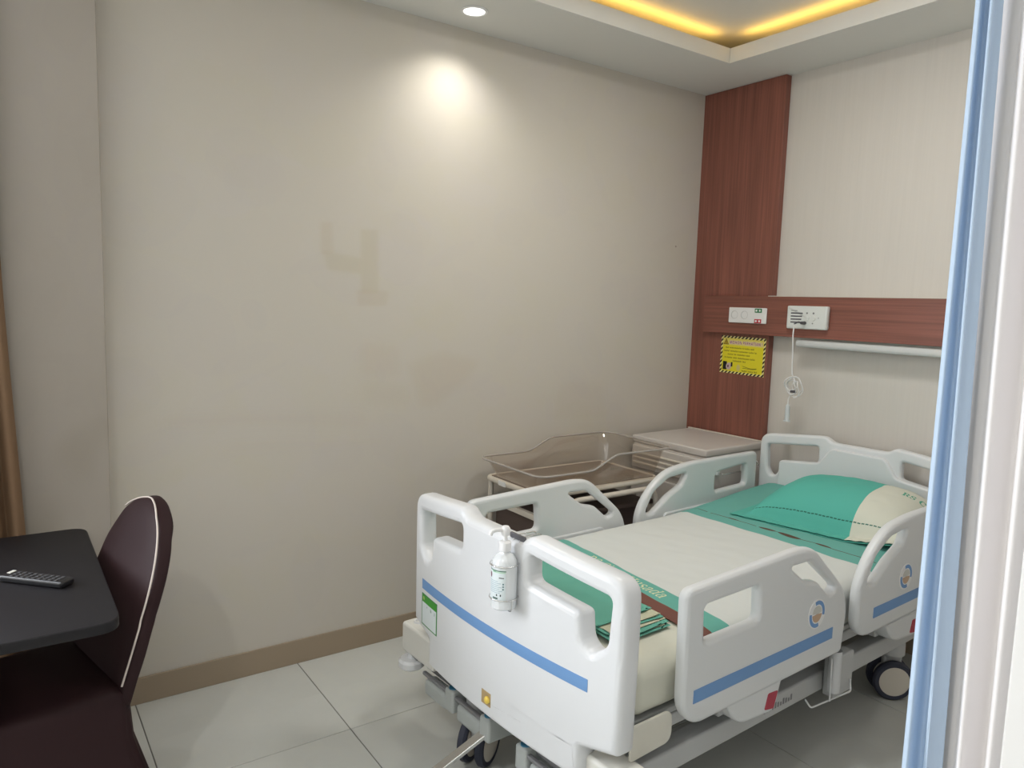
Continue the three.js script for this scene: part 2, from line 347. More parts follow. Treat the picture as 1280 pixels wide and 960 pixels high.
// ------------------------------------------------------------------ head wall fittings
{
  const p = thing('wall_panel', 'tall red brown wood grain panel in the room corner', 'wall panel', [0, 0, 0]);
  mesh('board', metreUV(rbox(0, 0.512, 0, H - 0.002, 0.001, 0.042, 0.002, 1)), M.woodV, p);
  const b = thing('bed_head_rail', 'horizontal red brown wood grain service board above the bed', 'wall panel', [0, 0, 0]);
  mesh('board', metreUV(rbox(0.105, 2.46, 1.373, 1.571, 0.043, 0.072, 0.002, 1)), M.woodH, b);
  mesh('backing_batten', box(0.52, 2.45, 1.40, 1.55, 0.001, 0.043), M.woodH, b);
  mesh('edge_band', box(0.513, 2.46, 1.571, 1.574, 0.002, 0.072), M.cream, b);
  const l = thing('trunking', 'pale rounded trunking bar under the wood service board', 'trunking', [0, 0, 0]);
  mesh('bar', toCreasedNormals(ext(roundShape([[0.001, 1.328], [0.045, 1.328], [0.045, 1.362], [0.001, 1.362]], 0.012), 1.755, 0.003).rotateY(Math.PI / 2).scale(1, 1, -1), 0.6).translate(0.7, 0, 0.046), M.plastic, l);
  l.children[0].material = mat(lin(0.62, 0.64, 0.64), 0.4, { side: THREE.DoubleSide });
}
// socket plate
{
  const z = 0.072, s = thing('socket_plate', 'white double socket plate with green and red outlets', 'socket', [0.398, 1.431, z]);
  mesh('plate', rbox(-0.117, 0.117, 0, 0.08, 0.0, 0.009, 0.004), M.plasticWhite, s);
  for (const x of [-0.078, -0.015]) {
    const k = mesh('socket', lathe([[0.0215, 0.0015], [0.0195, 0.0015], [0.0175, -0.004], [0, -0.004]], [0, 0, 0], 28).rotateX(Math.PI / 2).translate(x, 0.042, 0.0092), mat(lin(0.6, 0.6, 0.6), 0.4, { side: THREE.DoubleSide }), s);
    mesh('pin_hole', [cyl(0.0035, 0.0035, 0.002, [x - 0.0085, 0.042, 0.0075], 'z', 12), cyl(0.0035, 0.0035, 0.002, [x + 0.0085, 0.042, 0.0075], 'z', 12)], M.darkGrey, k);
  }
  const green = mat(lin(0.02, 0.22, 0.08), 0.4), red = mat(lin(0.5, 0.03, 0.05), 0.4);
  for (const [y, m] of [[0.0665, green], [0.0125, red]]) {
    const k = mesh('coloured_outlet', rbox(0.048, 0.09, y - 0.0105, y + 0.0105, 0.0085, 0.0115, 0.0015, 2), m, s);
    for (const x of [0.059, 0.079]) mesh('port', rbox(x - 0.005, x + 0.005, y - 0.005, y + 0.005, 0.0112, 0.0122, 0.0015, 2), M.plasticWhite, k);
  }
}
// nurse call unit with its cord and push handle
{
  const z = 0.072, n = thing('nurse_call_unit', 'pale green intercom call unit with speaker slots on wood board', 'call unit', [0.754, 1.416, z]);
  const face = [[-0.107, 0, 0.008], [0.107, 0, 0.008], [0.107, 0.111, 0.008], [-0.107, 0.111, 0.008]];
  mesh('housing', ext(roundShape(face, 0.008), 0.03, 0.009, 4), M.plastic, n);
  for (let k = 0; k < 5; k++) mesh('speaker_slot', rbox(-0.083, -0.018 - (k === 0 ? 0.03 : 0.003 * Math.abs(k - 1)), 0.0865 - k * 0.0145, 0.0935 - k * 0.0145 - (k === 0 ? 0.004 : 0), 0.0285, 0.0304, 0.002, 2), M.darkGrey, n);
  for (const [x, y, r] of [[0.005, 0.077, 0.004], [0.039, 0.077, 0.0045], [0.066, 0.055, 0.002], [0.037, 0.029, 0.003]]) mesh('indicator', cyl(r, r, 0.003, [x, y, 0.0305], 'z', 16), M.darkFrame, n);
  for (const x of [0.006, 0.04]) mesh('push_button', cyl(0.0105, 0.0098, 0.004, [x, 0.051, 0.0315], 'z', 24), M.plastic, n);
  mesh('jack', cyl(0.008, 0.008, 0.005, [-0.002, 0.03, 0.0315], 'z', 20), M.steel, n);
  // cord: plug, straight run, coiled loops, handle
  const c = thing('call_cord', 'white call cord with coiled loops and hand button hanging from call unit', 'call cord', [0.735, 0.97, 0.13]);
  const L = (x, y, zz) => [x - 0.735, y - 0.97, zz - 0.13];
  mesh('plug', [cyl(0.0085, 0.007, 0.026, L(0.752, 1.446, 0.121), 'z', 18), spline([L(0.752, 1.446, 0.13), L(0.745, 1.45, 0.148), L(0.727, 1.44, 0.152)], 0.0036, 16, 8)], M.darkGrey, c);
  mesh('cord', spline([L(0.73, 1.442, 0.151), L(0.724, 1.40, 0.15), L(0.722, 1.30, 0.14), L(0.724, 1.20, 0.135), L(0.728, 1.19, 0.135)], 0.0032, 40, 8), M.plasticWhite, c);
  for (const [r, tilt, dx, dy] of [[0.047, 0.3, 0.006, 0], [0.043, -0.5, -0.004, 0.006], [0.036, 0.9, -0.012, -0.004], [0.03, -1.1, -0.018, 0.012], [0.04, 1.25, 0.01, -0.012]]) {
    const p = []; for (let k = 0; k < 14; k++) { const a = k / 14 * 2 * Math.PI; p.push(L(0.735 + dx + r * Math.cos(a) * Math.cos(tilt * 0.6), 1.137 + dy + r * Math.sin(a), 0.13 + r * 0.5 * Math.cos(a) * Math.sin(tilt) + 0.008 * Math.sin(3 * a))); }
    mesh('cord_loop', spline(p, 0.0026, 60, 6, true), M.plasticWhite, c);
  }
  mesh('cord_clip', rbox(-0.014, 0.014, 0.138, 0.15, -0.004, 0.01, 0.003), M.darkGrey, c);
  mesh('cord_tail', spline([L(0.722, 1.10, 0.13), L(0.712, 1.075, 0.132), L(0.711, 1.045, 0.132)], 0.003, 16, 7), M.plasticWhite, c);
  mesh('hand_button', lathe([[0, 0], [0.017, 0], [0.0175, 0.003], [0.013, 0.006], [0.0115, 0.012], [0.0115, 0.062], [0.009, 0.078], [0.004, 0.084], [0, 0.084]], L(0.711, 0.965, 0.132), 24), mat(lin(0.62, 0.66, 0.68), 0.35), c);
}
// yellow notice
{
  const w = 0.283, h = 0.2;
  const t = canvasTex(1024, 724, (c, W, Hh) => {
    c.fillStyle = '#e6d92a'; c.fillRect(0, 0, W, Hh);
    c.save(); c.beginPath(); c.rect(0, 0, W, Hh); c.rect(42, 42, W - 84, Hh - 84); c.clip('evenodd');
    c.fillStyle = '#efe6a0'; c.fillRect(0, 0, W, Hh); c.fillStyle = '#14120c';
    for (let x = -Hh; x < W + Hh; x += 84) { c.beginPath(); c.moveTo(x, Hh); c.lineTo(x + 42, Hh); c.lineTo(x + 42 + Hh, 0); c.lineTo(x + Hh, 0); c.fill(); }
    c.restore();
    c.fillStyle = '#e2d46a'; c.fillRect(46, 46, W - 92, 130);
    c.fillStyle = '#b79a1c'; c.strokeStyle = '#4a3d10'; c.lineWidth = 9; c.beginPath(); c.moveTo(116, 58); c.lineTo(172, 164); c.lineTo(60, 164); c.closePath(); c.fill(); c.stroke();
    c.fillStyle = '#4a3d10'; c.fillRect(110, 92, 12, 42); c.fillRect(110, 142, 12, 12);
    c.font = 'bold 84px sans-serif'; c.textAlign = 'left'; c.lineWidth = 10; c.strokeStyle = '#f2e4d0'; c.fillStyle = '#8c3d6e';
    c.strokeText('MOHON PERHATIAN !', 196, 150, 760); c.fillText('MOHON PERHATIAN !', 196, 150, 760);
    // the small lines cannot be read in the photograph: word-shaped strokes only
    c.fillStyle = '#2b2608';
    const line = (x, y, words) => { for (const n of words) { for (let k = 0; k < n; k++) { const hh = 22 + (k * 7 + n * 3) % 5 * 2; c.fillRect(x, y - hh, 5, hh); c.fillRect(x, y - hh + (k % 3) * 8, 13, 5); if (k % 2) c.fillRect(x + 10, y - 18, 5, 18); x += 19; } x += 16; } };
    line(110, 240, [4, 15, 2, 6, 5]); line(76, 304, [7, 10, 11, 6, 3]); line(170, 368, [7, 3, 10, 5]); line(100, 432, [2, 7, 5, 14, 6]); line(300, 492, [11, 4]);
    c.fillStyle = '#10140f'; c.fillRect(70, 500, 96, 160); c.fillStyle = '#cdb6b4'; c.beginPath(); c.ellipse(210, 590, 62, 70, 0.3, 0, 7); c.fill(); c.fillStyle = '#6d4560'; c.beginPath(); c.ellipse(196, 590, 20, 26, 0, 0, 7); c.fill(); c.fillStyle = '#161a14'; c.fillRect(262, 506, 38, 86);
    c.fillStyle = '#d8c878'; c.beginPath(); c.ellipse(440, 600, 42, 62, 0, 0, 7); c.fill();
    c.strokeStyle = '#2b2608'; c.lineWidth = 7; c.beginPath(); c.moveTo(530, 560); c.bezierCurveTo(640, 575, 700, 610, 860, 582); c.moveTo(540, 600); c.bezierCurveTo(640, 590, 720, 620, 850, 590); c.stroke();
    c.fillStyle = '#2b2608'; line(520, 664, [7, 6, 4]);
  });
  const s = thing('warning_notice', 'yellow warning notice with black striped border on the wood panel', 'notice', [0.357, 1.257, 0.044]);
  const g = new THREE.BoxGeometry(w, h, 0.0015); const side = mat(lin(0.8, 0.75, 0.2), 0.5);
  mesh('sheet', g, side, s);
  const f = mesh('print', new THREE.PlaneGeometry(w, h).translate(0, 0, 0.0012), mat(0xffffff, 0.35, { map: t }), s);
  s.rotation.z = -0.012;
}

// ------------------------------------------------------------------ bedside cabinet in the corner
{
  const c = thing('bedside_cabinet', 'pale beige bedside cabinet in the corner behind the cradle', 'cabinet', [0.29, 0, 0.285], 0.03);
  const w = 0.245, d = 0.225;
  mesh('body', rbox(-w + 0.008, w - 0.008, 0.09, 0.785, -d, d, 0.006, 2), M.cabinet, c);
  mesh('top', ext(roundShape([[-w, -d - 0.005], [w, -d - 0.005], [w, d + 0.012], [-w, d + 0.012]], 0.012), 0.037, 0.007, 3).rotateX(-Math.PI / 2).scale(1, 1, 1).translate(0, 0.786, 0), M.cabinet, c);
  mesh('back_rim', rbox(-w, w, 0.823, 0.829, -d - 0.006, -d + 0.008, 0.003, 2), M.beigeMetal, c);
  const dr = mesh('drawer', rbox(-w + 0.016, w - 0.016, 0.655, 0.775, d, d + 0.018, 0.006, 2), M.cabinet, c);
  for (let k = 0; k < 3; k++) mesh('grip_rib', rbox(-w + 0.03, w - 0.03, 0.73 - k * 0.026, 0.742 - k * 0.026, d + 0.016, d + 0.026, 0.004, 2), M.beigeMetal, dr);
  const dd = mesh('door', rbox(-w + 0.016, w - 0.016, 0.12, 0.62, d, d + 0.016, 0.006, 2), M.cabinet, c);
  mesh('handle', rbox(-w + 0.05, -w + 0.07, 0.4, 0.52, d + 0.014, d + 0.03, 0.006, 2), M.steel, dd);
  const tr = mesh('towel_rail', tube([[w - 0.005, 0.70, 0.13], [w + 0.03, 0.70, 0.13], [w + 0.03, 0.70, -0.06], [w - 0.005, 0.70, -0.06]], 0.0035, 0.012), M.steel, c);
  for (const z of [0.135, -0.065]) mesh('bracket', rbox(w - 0.006, w + 0.006, 0.69, 0.715, z - 0.012, z + 0.012, 0.004, 2), M.plasticWhite, tr);
  const hk = mesh('hook', tube([[w - 0.006, 0.735, -0.155], [w + 0.022, 0.735, -0.155], [w + 0.022, 0.715, -0.155], [w + 0.03, 0.715, -0.155]], 0.0045, 0.01), M.steel, c);
  for (const [x, z] of [[-1, -1], [1, -1], [-1, 1], [1, 1]]) { const k = mesh('caster', cyl(0.035, 0.035, 0.022, [x * (w - 0.05), 0.035, z * (d - 0.05)], 'x', 24), M.tyre, c); mesh('caster_fork', rbox(x * (w - 0.05) - 0.018, x * (w - 0.05) + 0.018, 0.045, 0.092, z * (d - 0.05) - 0.02, z * (d - 0.05) + 0.02, 0.006, 2), M.darkFrame, k); }
}

// ------------------------------------------------------------------ baby cradle: clear tub on a tubular trolley
{
  const x0 = 0.08, x1 = 0.52, z0 = 0.735, z1 = 1.49;
  const trolley = thing('cradle_trolley', 'beige tubular trolley carrying the clear baby tub by the wall', 'trolley', [0.3, 0, 1.11]);
  const L = (x, y, z) => [x - 0.3, y, z - 1.11];
  const yT = 0.70;
  mesh('upper_rail', tube([L(0.075, yT, 1.455), L(0.475, yT, 1.455), L(0.475, yT, 0.76), L(0.075, yT, 0.76)], 0.0125, 0.03, true, 120), M.beigeMetal, trolley);
  mesh('guard_rail', tube([L(0.495, 0.56, 1.33), L(0.495, 0.665, 1.30), L(0.495, 0.665, 0.80), L(0.495, 0.56, 0.78)], 0.0125, 0.05, false, 60), M.beigeMetal, trolley);
  for (const [x, z] of [[0.085, 1.44], [0.465, 1.44], [0.465, 0.775], [0.085, 0.775]]) {
    const l = mesh('leg', tube([L(x, yT, z), L(x, 0.1, z)], 0.0125, 0.01, false, 8), M.beigeMetal, trolley);
    mesh('caster', cyl(0.045, 0.045, 0.022, L(x, 0.045, z), 'x', 24), M.tyre, l);
    mesh('caster_fork', rbox(x - 0.3 - 0.017, x - 0.3 + 0.017, 0.05, 0.105, z - 1.11 - 0.02, z - 1.11 + 0.02, 0.006, 2), M.darkFrame, l);
  }
  mesh('platform', rbox(0.085 - 0.3, 0.465 - 0.3, 0.697, 0.711, 0.775 - 1.11, 1.44 - 1.11, 0.004, 2), mat(lin(0.20, 0.155, 0.125), 0.55), trolley);
  const bx = mesh('storage_box', rbox(...[0.1 - 0.3, 0.45 - 0.3], 0.36, 0.60, 0.79 - 1.11, 1.42 - 1.11, 0.008, 2), M.shelfBrown, trolley);
  mesh('shelf_edge', [rbox(0.075 - 0.3, 0.475 - 0.3, 0.585, 0.61, 1.425 - 1.11, 1.45 - 1.11, 0.004, 2)], M.beigeMetal, bx);
  mesh('shelf_edge', [rbox(0.455 - 0.3, 0.478 - 0.3, 0.585, 0.605, 0.78 - 1.11, 1.425 - 1.11, 0.004, 2)], M.shelfBrown, bx);
  mesh('bottom_shelf', rbox(0.085 - 0.3, 0.465 - 0.3, 0.2, 0.215, 0.775 - 1.11, 1.44 - 1.11, 0.005, 2), M.beigeMetal, trolley);
  mesh('card_holder', rbox(0.19 - 0.3, 0.245 - 0.3, 0.69, 0.712, 1.468 - 1.11, 1.472 - 1.11, 0.001, 1), M.plasticWhite, trolley);
  // tub: outer and inner skins from rim to floor, with a rolled rim; the head end stands higher
  const tub = thing('baby_tub', 'clear smoky acrylic baby tub with raised head end', 'cradle', [0.3, 0.62, 1.11]);
  const cx = (x0 + x1) / 2, cz = (z0 + z1) / 2, hw = (x1 - x0) / 2, hd = (z1 - z0) / 2;
  const rim = (z) => 0.798 + 0.058 * smooth(1.24, 1.06, z);
  const loopAt = (grow, k, lower) => {                  // rounded rectangle; k 0 at rim ... 1 at floor
    const out = [], a = hw * (1 - 0.13 * k) + grow, b = hd * (1 - 0.10 * k) + grow, r = 0.055, N = 20;
    const P = [[1, 1, 0], [-1, 1, 1], [-1, -1, 2], [1, -1, 3]];
    for (const [sx, sz, q] of P) {
      for (let i = 0; i <= 6; i++) { const t = (q + i / 6) * Math.PI / 2; out.push([cx + sx * (a - r) + r * Math.cos(t), cz + sz * (b - r) + r * Math.sin(t)]); }
      const nx = P[(q + 1) % 4], e0 = out[out.length - 1], e1 = [cx + nx[0] * (a - r) + r * Math.cos((q + 1) * Math.PI / 2), cz + nx[1] * (b - r) + r * Math.sin((q + 1) * Math.PI / 2)];
      for (let i = 1; i < N; i++) out.push([e0[0] + (e1[0] - e0[0]) * i / N, e0[1] + (e1[1] - e0[1]) * i / N]);
    }
    return out.map(([x, z]) => V3(x - 0.3, rim(z) * (1 - k) + 0.718 * k + lower - 0.62, z - 1.11)).reverse();
  };
  const wallT = 0.004;
  const loops = [loopAt(-0.02, 1, -0.004)];
  loops.push(loopAt(0, 0.97, 0)); loops.push(loopAt(0, 0.5, 0)); loops.push(loopAt(0, 0.06, 0)); loops.push(loopAt(0.004, 0.03, 0.001));
  loops.push(loopAt(0.014, 0.0, -0.004)); loops.push(loopAt(0.016, 0, -0.001)); loops.push(loopAt(0.013, 0, 0.002)); loops.push(loopAt(0.001, 0, 0.002));
  loops.push(loopAt(-wallT, 0.03, 0)); loops.push(loopAt(-wallT, 0.5, 0)); loops.push(loopAt(-wallT, 0.95, 0)); loops.push(loopAt(-0.024, 1, 0.002));
  const rimLine = loopAt(0.012, 0, -0.001).filter((p, i) => i % 2 === 0).map((p) => [p.x, p.y, p.z]);
  mesh('rim', spline(rimLine, 0.0045, 220, 7, true), new THREE.MeshPhysicalMaterial({ color: lin(0.72, 0.69, 0.66), roughness: 0.12, transmission: 0.55, thickness: 0 }), tub);
  mesh('tub_shell', toCreasedNormals(loft(loops), 0.8), M.acrylic, tub);
}

// ------------------------------------------------------------------ hospital bed (bed frame: u across, y up, v from head to foot)
const TH = 0.045, OX = 1.077;
const bedAt = (u, y, v) => [OX + u * Math.cos(TH) + v * Math.sin(TH), y, -u * Math.sin(TH) + v * Math.cos(TH)];
const bedC = [0.012, 0, 1.12];                          // bed base point in bed coordinates
const bed = thing('hospital_bed', 'white hospital bed frame with blue striped boards and side rails', 'bed', bedAt(...bedC), TH);
const onBed = (name, geometry, material, parent = bed) => {
  const g = Array.isArray(geometry) ? merge(geometry) : geometry;
  g.translate(-bedC[0], -bedC[1], -bedC[2]);
  return mesh(name, g, material, parent);
};
const bendAmount = 0.04;
function curved(shape, depth, bev, sgn = 1, size = bev) {           // extruded board bent in plan; normals follow the bend
  let g = new THREE.ExtrudeGeometry(shape, { depth: depth - 2 * bev, bevelEnabled: true, bevelThickness: bev, bevelSize: size, bevelOffset: -size, bevelSegments: 4, curveSegments: 6 });
  g.translate(0, 0, bev); g = new TessellateModifier(0.05, 7).modify(softNormals(g));
  const p = g.attributes.position, n = g.attributes.normal;
  for (let i = 0; i < p.count; i++) {
    const u = p.getX(i), inside = Math.abs(u) < 0.49, slope = inside ? -sgn * bendAmount * 2 * u / 0.49 ** 2 : 0;
    p.setZ(i, p.getZ(i) + sgn * bendAmount * (inside ? 1 - (u / 0.49) ** 2 : 0));
    const v = V3(n.getX(i) - slope * n.getZ(i), n.getY(i), n.getZ(i)).normalize(); n.setXYZ(i, v.x, v.y, v.z);
  }
  return g;
}
const mirror = (pts) => pts.map(([u, ...r]) => [-u, ...r]).reverse();
// footboard and headboard
function board(name, dy, v, depth, bev, low, hole, sgn, du) {
  const right = [[0.477, low + 0.115, 0.012], [0.482, 0.72, 0.2], [0.48, 0.862, 0.05], [0.16, 0.893, 0.03], [0.125, 0.868, 0.02]].map(([u, y, r]) => [u, y + (y > 0.5 ? dy : 0), r]);
  const outline = [[-0.36, low, 0.01], [0.36, low, 0.01], [0.36, low + 0.09, 0.012], ...right, ...mirror(right), [-0.36, low + 0.09, 0.012]];
  const h = hole.map(([u, y]) => [u, y + dy]);
  return onBed(name, curved(roundShape(outline, 0.02, [h, mirror(h)], 0.018), depth, bev, sgn).translate(du, 0, v), M.white);
}
const VF = 2.11, FU = 0.014;                            // footboard plane and its small offset
const foot = board('footboard', 0, VF - 0.042, 0.066, 0.018, 0.312, [[0.155, 0.765], [0.345, 0.748], [0.352, 0.675], [0.385, 0.652], [0.43, 0.69], [0.438, 0.813], [0.155, 0.842]], 1, FU);
const plateFront = (u) => VF + 0.024 + bendAmount * (1 - ((u - FU) / 0.49) ** 2);
function onPlate(u0, u1, y0, y1, off, thick) {          // thin sheet following the curved plate
  return shell(24, 2, (s, t) => { const u = u0 + (u1 - u0) * s; return V3(u, y0 + (y1 - y0) * (1 - t), plateFront(u) + off + thick); }, thick);
}
onBed('blue_stripe', onPlate(-0.397, 0.397, 0.557, 0.590, -0.0005, 0.0015), M.stripe, foot);
{
  const t = canvasTex(256, 256, (c, w, h) => {
    c.fillStyle = '#dfe8ea'; c.fillRect(0, 0, w, h); c.fillStyle = '#3e9a34'; c.fillRect(0, 0, w, 66); c.strokeStyle = '#3f8a45'; c.lineWidth = 12; c.strokeRect(3, 3, w - 6, h - 6);
    c.fillStyle = '#a9c46a'; c.beginPath(); c.arc(36, 34, 15, 0, 7); c.fill();
    c.fillStyle = '#8fa7a2'; for (const [x, y, hh] of [[90, 84, 12], [150, 80, 26], [160, 88, 20], [215, 84, 26]]) c.fillRect(x, y, 9, hh);
  });
  const card = onBed('patient_card', onPlate(-0.397, -0.283, 0.437, 0.542, -0.0005, 0.002), mat(0xffffff, 0.4, { map: t }), foot); card.userData.label = 'green and white card';
}
{ // lock opening with yellow knob
  const f = plateFront(0.0);
  const k = onBed('lock_recess', rbox(-0.01, 0.034, 0.347, 0.388, f - 0.004, f + 0.0012, 0.001, 1).translate(0, 0.004, 0), M.brass, foot);
  onBed('lock_knob', new THREE.SphereGeometry(0.011, 18, 12).scale(1, 1, 0.7).translate(0.022, 0.371, f + 0.004), M.yellow, k);
}
const head = board('headboard', 0.032, 0.12, 0.042, 0.013, 0.28, [[0.19, 0.762], [0.378, 0.742], [0.384, 0.675], [0.415, 0.655], [0.438, 0.69], [0.445, 0.813], [0.19, 0.84]], -1, 0);
{
  const half = [[0.372, 0.33, 0.02], [0.372, 0.777, 0.02], [0.178, 0.796, 0.02], [0.15, 0.84, 0.03], [0.125, 0.875, 0.03]];
  onBed('panel', curved(roundShape([...half, ...mirror(half)], 0.02), 0.03, 0.009, -1).translate(0, 0, 0.148), M.white, head);
}
// corner bumpers
for (const [s, v0, v1] of [[1, 2.03, 2.12], [-1, 2.03, 2.12], [1, 0.09, 0.18], [-1, 0.09, 0.18]]) {
  const far = v0 > 1 ? 0.578 : 0.52, a = Math.min(s * 0.365, s * far), b = Math.max(s * 0.365, s * far);
  const bp = onBed('corner_bumper', rbox(a, b, 0.264, 0.37, v0, v1, 0.012, 4), M.bumper);
  onBed('bumper_socket', lathe([[0.011, -0.01], [0.011, 0.003], [0.013, 0.006], [0.018, 0.006], [0.02, 0.002], [0.02, -0.004]], [s * (far - 0.045), 0.37, (v0 + v1) / 2], 28), M.white, bp);
  onBed('bumper_roller', lathe([[0, 0.215], [0.038, 0.215], [0.046, 0.222], [0.046, 0.24], [0.038, 0.248], [0.015, 0.25], [0.012, 0.266], [0, 0.266]], [s * (far - 0.047), 0, (v0 + v1) / 2 + (v0 > 1 ? 0.03 : 0)], 32), M.white, bp);
}
// side rails
const railFoot = [[1.125, 0.42, 0.02], [1.86, 0.42, 0.05], [1.913, 0.475, 0.06], [1.918, 0.797, 0.035], [1.41, 0.814, 0.06], [1.33, 0.802, 0.05], [1.142, 0.645, 0.05], [1.108, 0.57, 0.08]];
const railFootHoles = [[[1.842, 0.742], [1.605, 0.745], [1.597, 0.644], [1.836, 0.642]], [[1.452, 0.765], [1.345, 0.762], [1.188, 0.648], [1.225, 0.632], [1.30, 0.692], [1.37, 0.708]]];
const railHead = [[0.19, 0.43, 0.02], [0.985, 0.43, 0.06], [1.04, 0.47, 0.06], [1.045, 0.62, 0.10], [0.98, 0.715, 0.1], [0.87, 0.79, 0.12], [0.70, 0.808, 0.06], [0.195, 0.808, 0.03]];
const railHeadHoles = [[[0.73, 0.762], [0.76, 0.71], [0.85, 0.672], [0.95, 0.605], [0.995, 0.615], [0.945, 0.70], [0.85, 0.75]], [[0.28, 0.655], [0.52, 0.648], [0.52, 0.735], [0.285, 0.755]]];
function rail(name, side, outline, holes, stripe, logo, label) {
  const s = roundShape(outline, 0.03, holes, 0.02);
  const place = (g, u0) => g.rotateY(-Math.PI / 2).translate(u0, 0, 0);   // (x, y, z) -> (-z, y, x)
  const r = onBed('side_rail', place(ext(s, 0.036, 0.014, 4), side > 0 ? 0.502 : -0.466), M.rail);
  r.userData.label = label;
  const face = side > 0 ? 0.5025 : -0.5025;
  onBed('blue_stripe', rbox(face - 0.001, face + 0.001, 0.486, 0.523, stripe[0], stripe[1], 0.0008, 1), M.stripe, r);
  // raised inner frame that the rail folds on
  onBed('inner_frame', place(ext(roundShape([[stripe[0] + 0.05, 0.46], [stripe[1] - 0.05, 0.46], [stripe[1] - 0.05, 0.60], [stripe[0] + 0.05, 0.60]], 0.03), 0.012, 0.005, 3), side > 0 ? 0.469 : -0.457), M.rail, r);
  const [lv, ly] = logo;
  const disc = onBed('emblem', cyl(0.047, 0.046, 0.003, [face, ly, lv], 'x', 40), M.plasticWhite, r);
  const arc = (a, b, r0, r1, m, name2) => { const sh = new THREE.Shape(); sh.absarc(0, 0, r1, a, b, false); sh.absarc(0, 0, r0, b, a, true); onBed(name2, new THREE.ExtrudeGeometry(sh, { depth: 0.001, bevelEnabled: false, curveSegments: 24 }).rotateY(side > 0 ? Math.PI / 2 : -Math.PI / 2).translate(face + side * 0.0012, ly, lv), m, disc); };
  arc(-0.25, 1.9, 0.03, 0.042, M.stripe, 'emblem_arc'); arc(3.0, 5.0, 0.03, 0.042, M.stripe, 'emblem_arc');
  arc(3.2, 6.2, 0.0, 0.026, mat(lin(0.55, 0.38, 0.26), 0.5), 'emblem_half'); arc(0.1, 3.0, 0.0, 0.026, mat(lin(0.6, 0.6, 0.56), 0.5), 'emblem_half');
  return r;
}
rail('side_rail', 1, railFoot, railFootHoles, [1.195, 1.872], [1.298, 0.59], 'rail with square and triangular hand holes');
rail('side_rail', 1, railHead, railHeadHoles, [0.30, 0.935], [0.72, 0.588], 'rail with rounded front');
rail('side_rail', -1, railFoot, railFootHoles, [1.195, 1.872], [1.298, 0.59], 'rail with square and triangular hand holes');
rail('side_rail', -1, railHead, railHeadHoles, [0.30, 0.935], [0.72, 0.588], 'rail with rounded front');
// rail release housings with red marker, drop arms
for (const s of [1, -1]) for (const [v0, v1] of [[1.45, 1.72], [0.55, 0.82]]) {
  const sh = roundShape([[v0 + 0.03, 0.335, 0.03], [v1 - 0.06, 0.35, 0.05], [v1, 0.43, 0.01], [v0, 0.43, 0.01]], 0.02);
  const u0 = s > 0 ? 0.497 : -0.435;
  const hs = onBed('release_housing', ext(sh, 0.062, 0.01, 3).rotateY(-Math.PI / 2).translate(u0, 0, 0), M.rail);
  const u1 = s * 0.4985;
  onBed('release_marker', ext(roundShape([[v0 + 0.04, 0.348], [v0 + 0.085, 0.356], [v0 + 0.07, 0.402], [v0 + 0.022, 0.398]], 0.006), 0.003, 0.0008, 1).rotateY(-Math.PI / 2).translate(s > 0 ? u1 + 0.0005 : u1 + 0.0025, 0, 0), M.red, hs);
  onBed('pivot_arm', [rbox(Math.min(s * 0.38, s * 0.44), Math.max(s * 0.38, s * 0.44), 0.35, 0.39, v0 + 0.05, v1 - 0.05, 0.006, 2)], M.frame, hs);
}
// mattress deck
onBed('mattress_deck', [rbox(-0.43, 0.43, 0.425, 0.447, 0.17, 1.02, 0.006, 2), rbox(-0.43, 0.43, 0.425, 0.447, 1.03, 2.03, 0.006, 2)], M.frame);
for (const s of [1, -1]) onBed('deck_side_beam', rbox(Math.min(s * 0.37, s * 0.43), Math.max(s * 0.37, s * 0.43), 0.385, 0.424, 0.16, 2.05, 0.006, 2), M.frame);
for (const v of [0.2, 0.75, 1.5, 2.0]) onBed('deck_cross_beam', rbox(-0.37, 0.37, 0.36, 0.41, v - 0.02, v + 0.02, 0.006, 2), M.darkFrame);
// mattress retainers
for (const s of [1, -1]) onBed('mattress_retainer', ext(roundShape([[1.90, 0.375, 0.03], [2.055, 0.37, 0.01], [2.055, 0.463, 0.01], [1.90, 0.463, 0.03]], 0.02), 0.008, 0.003, 2).rotateY(-Math.PI / 2).translate(s > 0 ? 0.462 : -0.454, 0, 0), M.cream);
// base frame
for (const s of [1, -1]) onBed('base_beam', rbox(Math.min(s * 0.365, s * 0.425), Math.max(s * 0.365, s * 0.425), 0.245, 0.312, 0.2, 2.0, 0.008, 2), M.frame);
for (const v of [0.24, 1.06, 1.97]) onBed('base_cross_beam', rbox(-0.366, 0.366, 0.25, 0.31, v - 0.025, v + 0.025, 0.008, 2), M.frame);
for (const s of [1, -1]) for (const v of [0.35, 1.85]) onBed('lift_link', rbox(Math.min(s * 0.32, s * 0.36), Math.max(s * 0.32, s * 0.36), 0.28, 0.40, v - 0.03, v + 0.03, 0.01, 2), M.darkFrame);
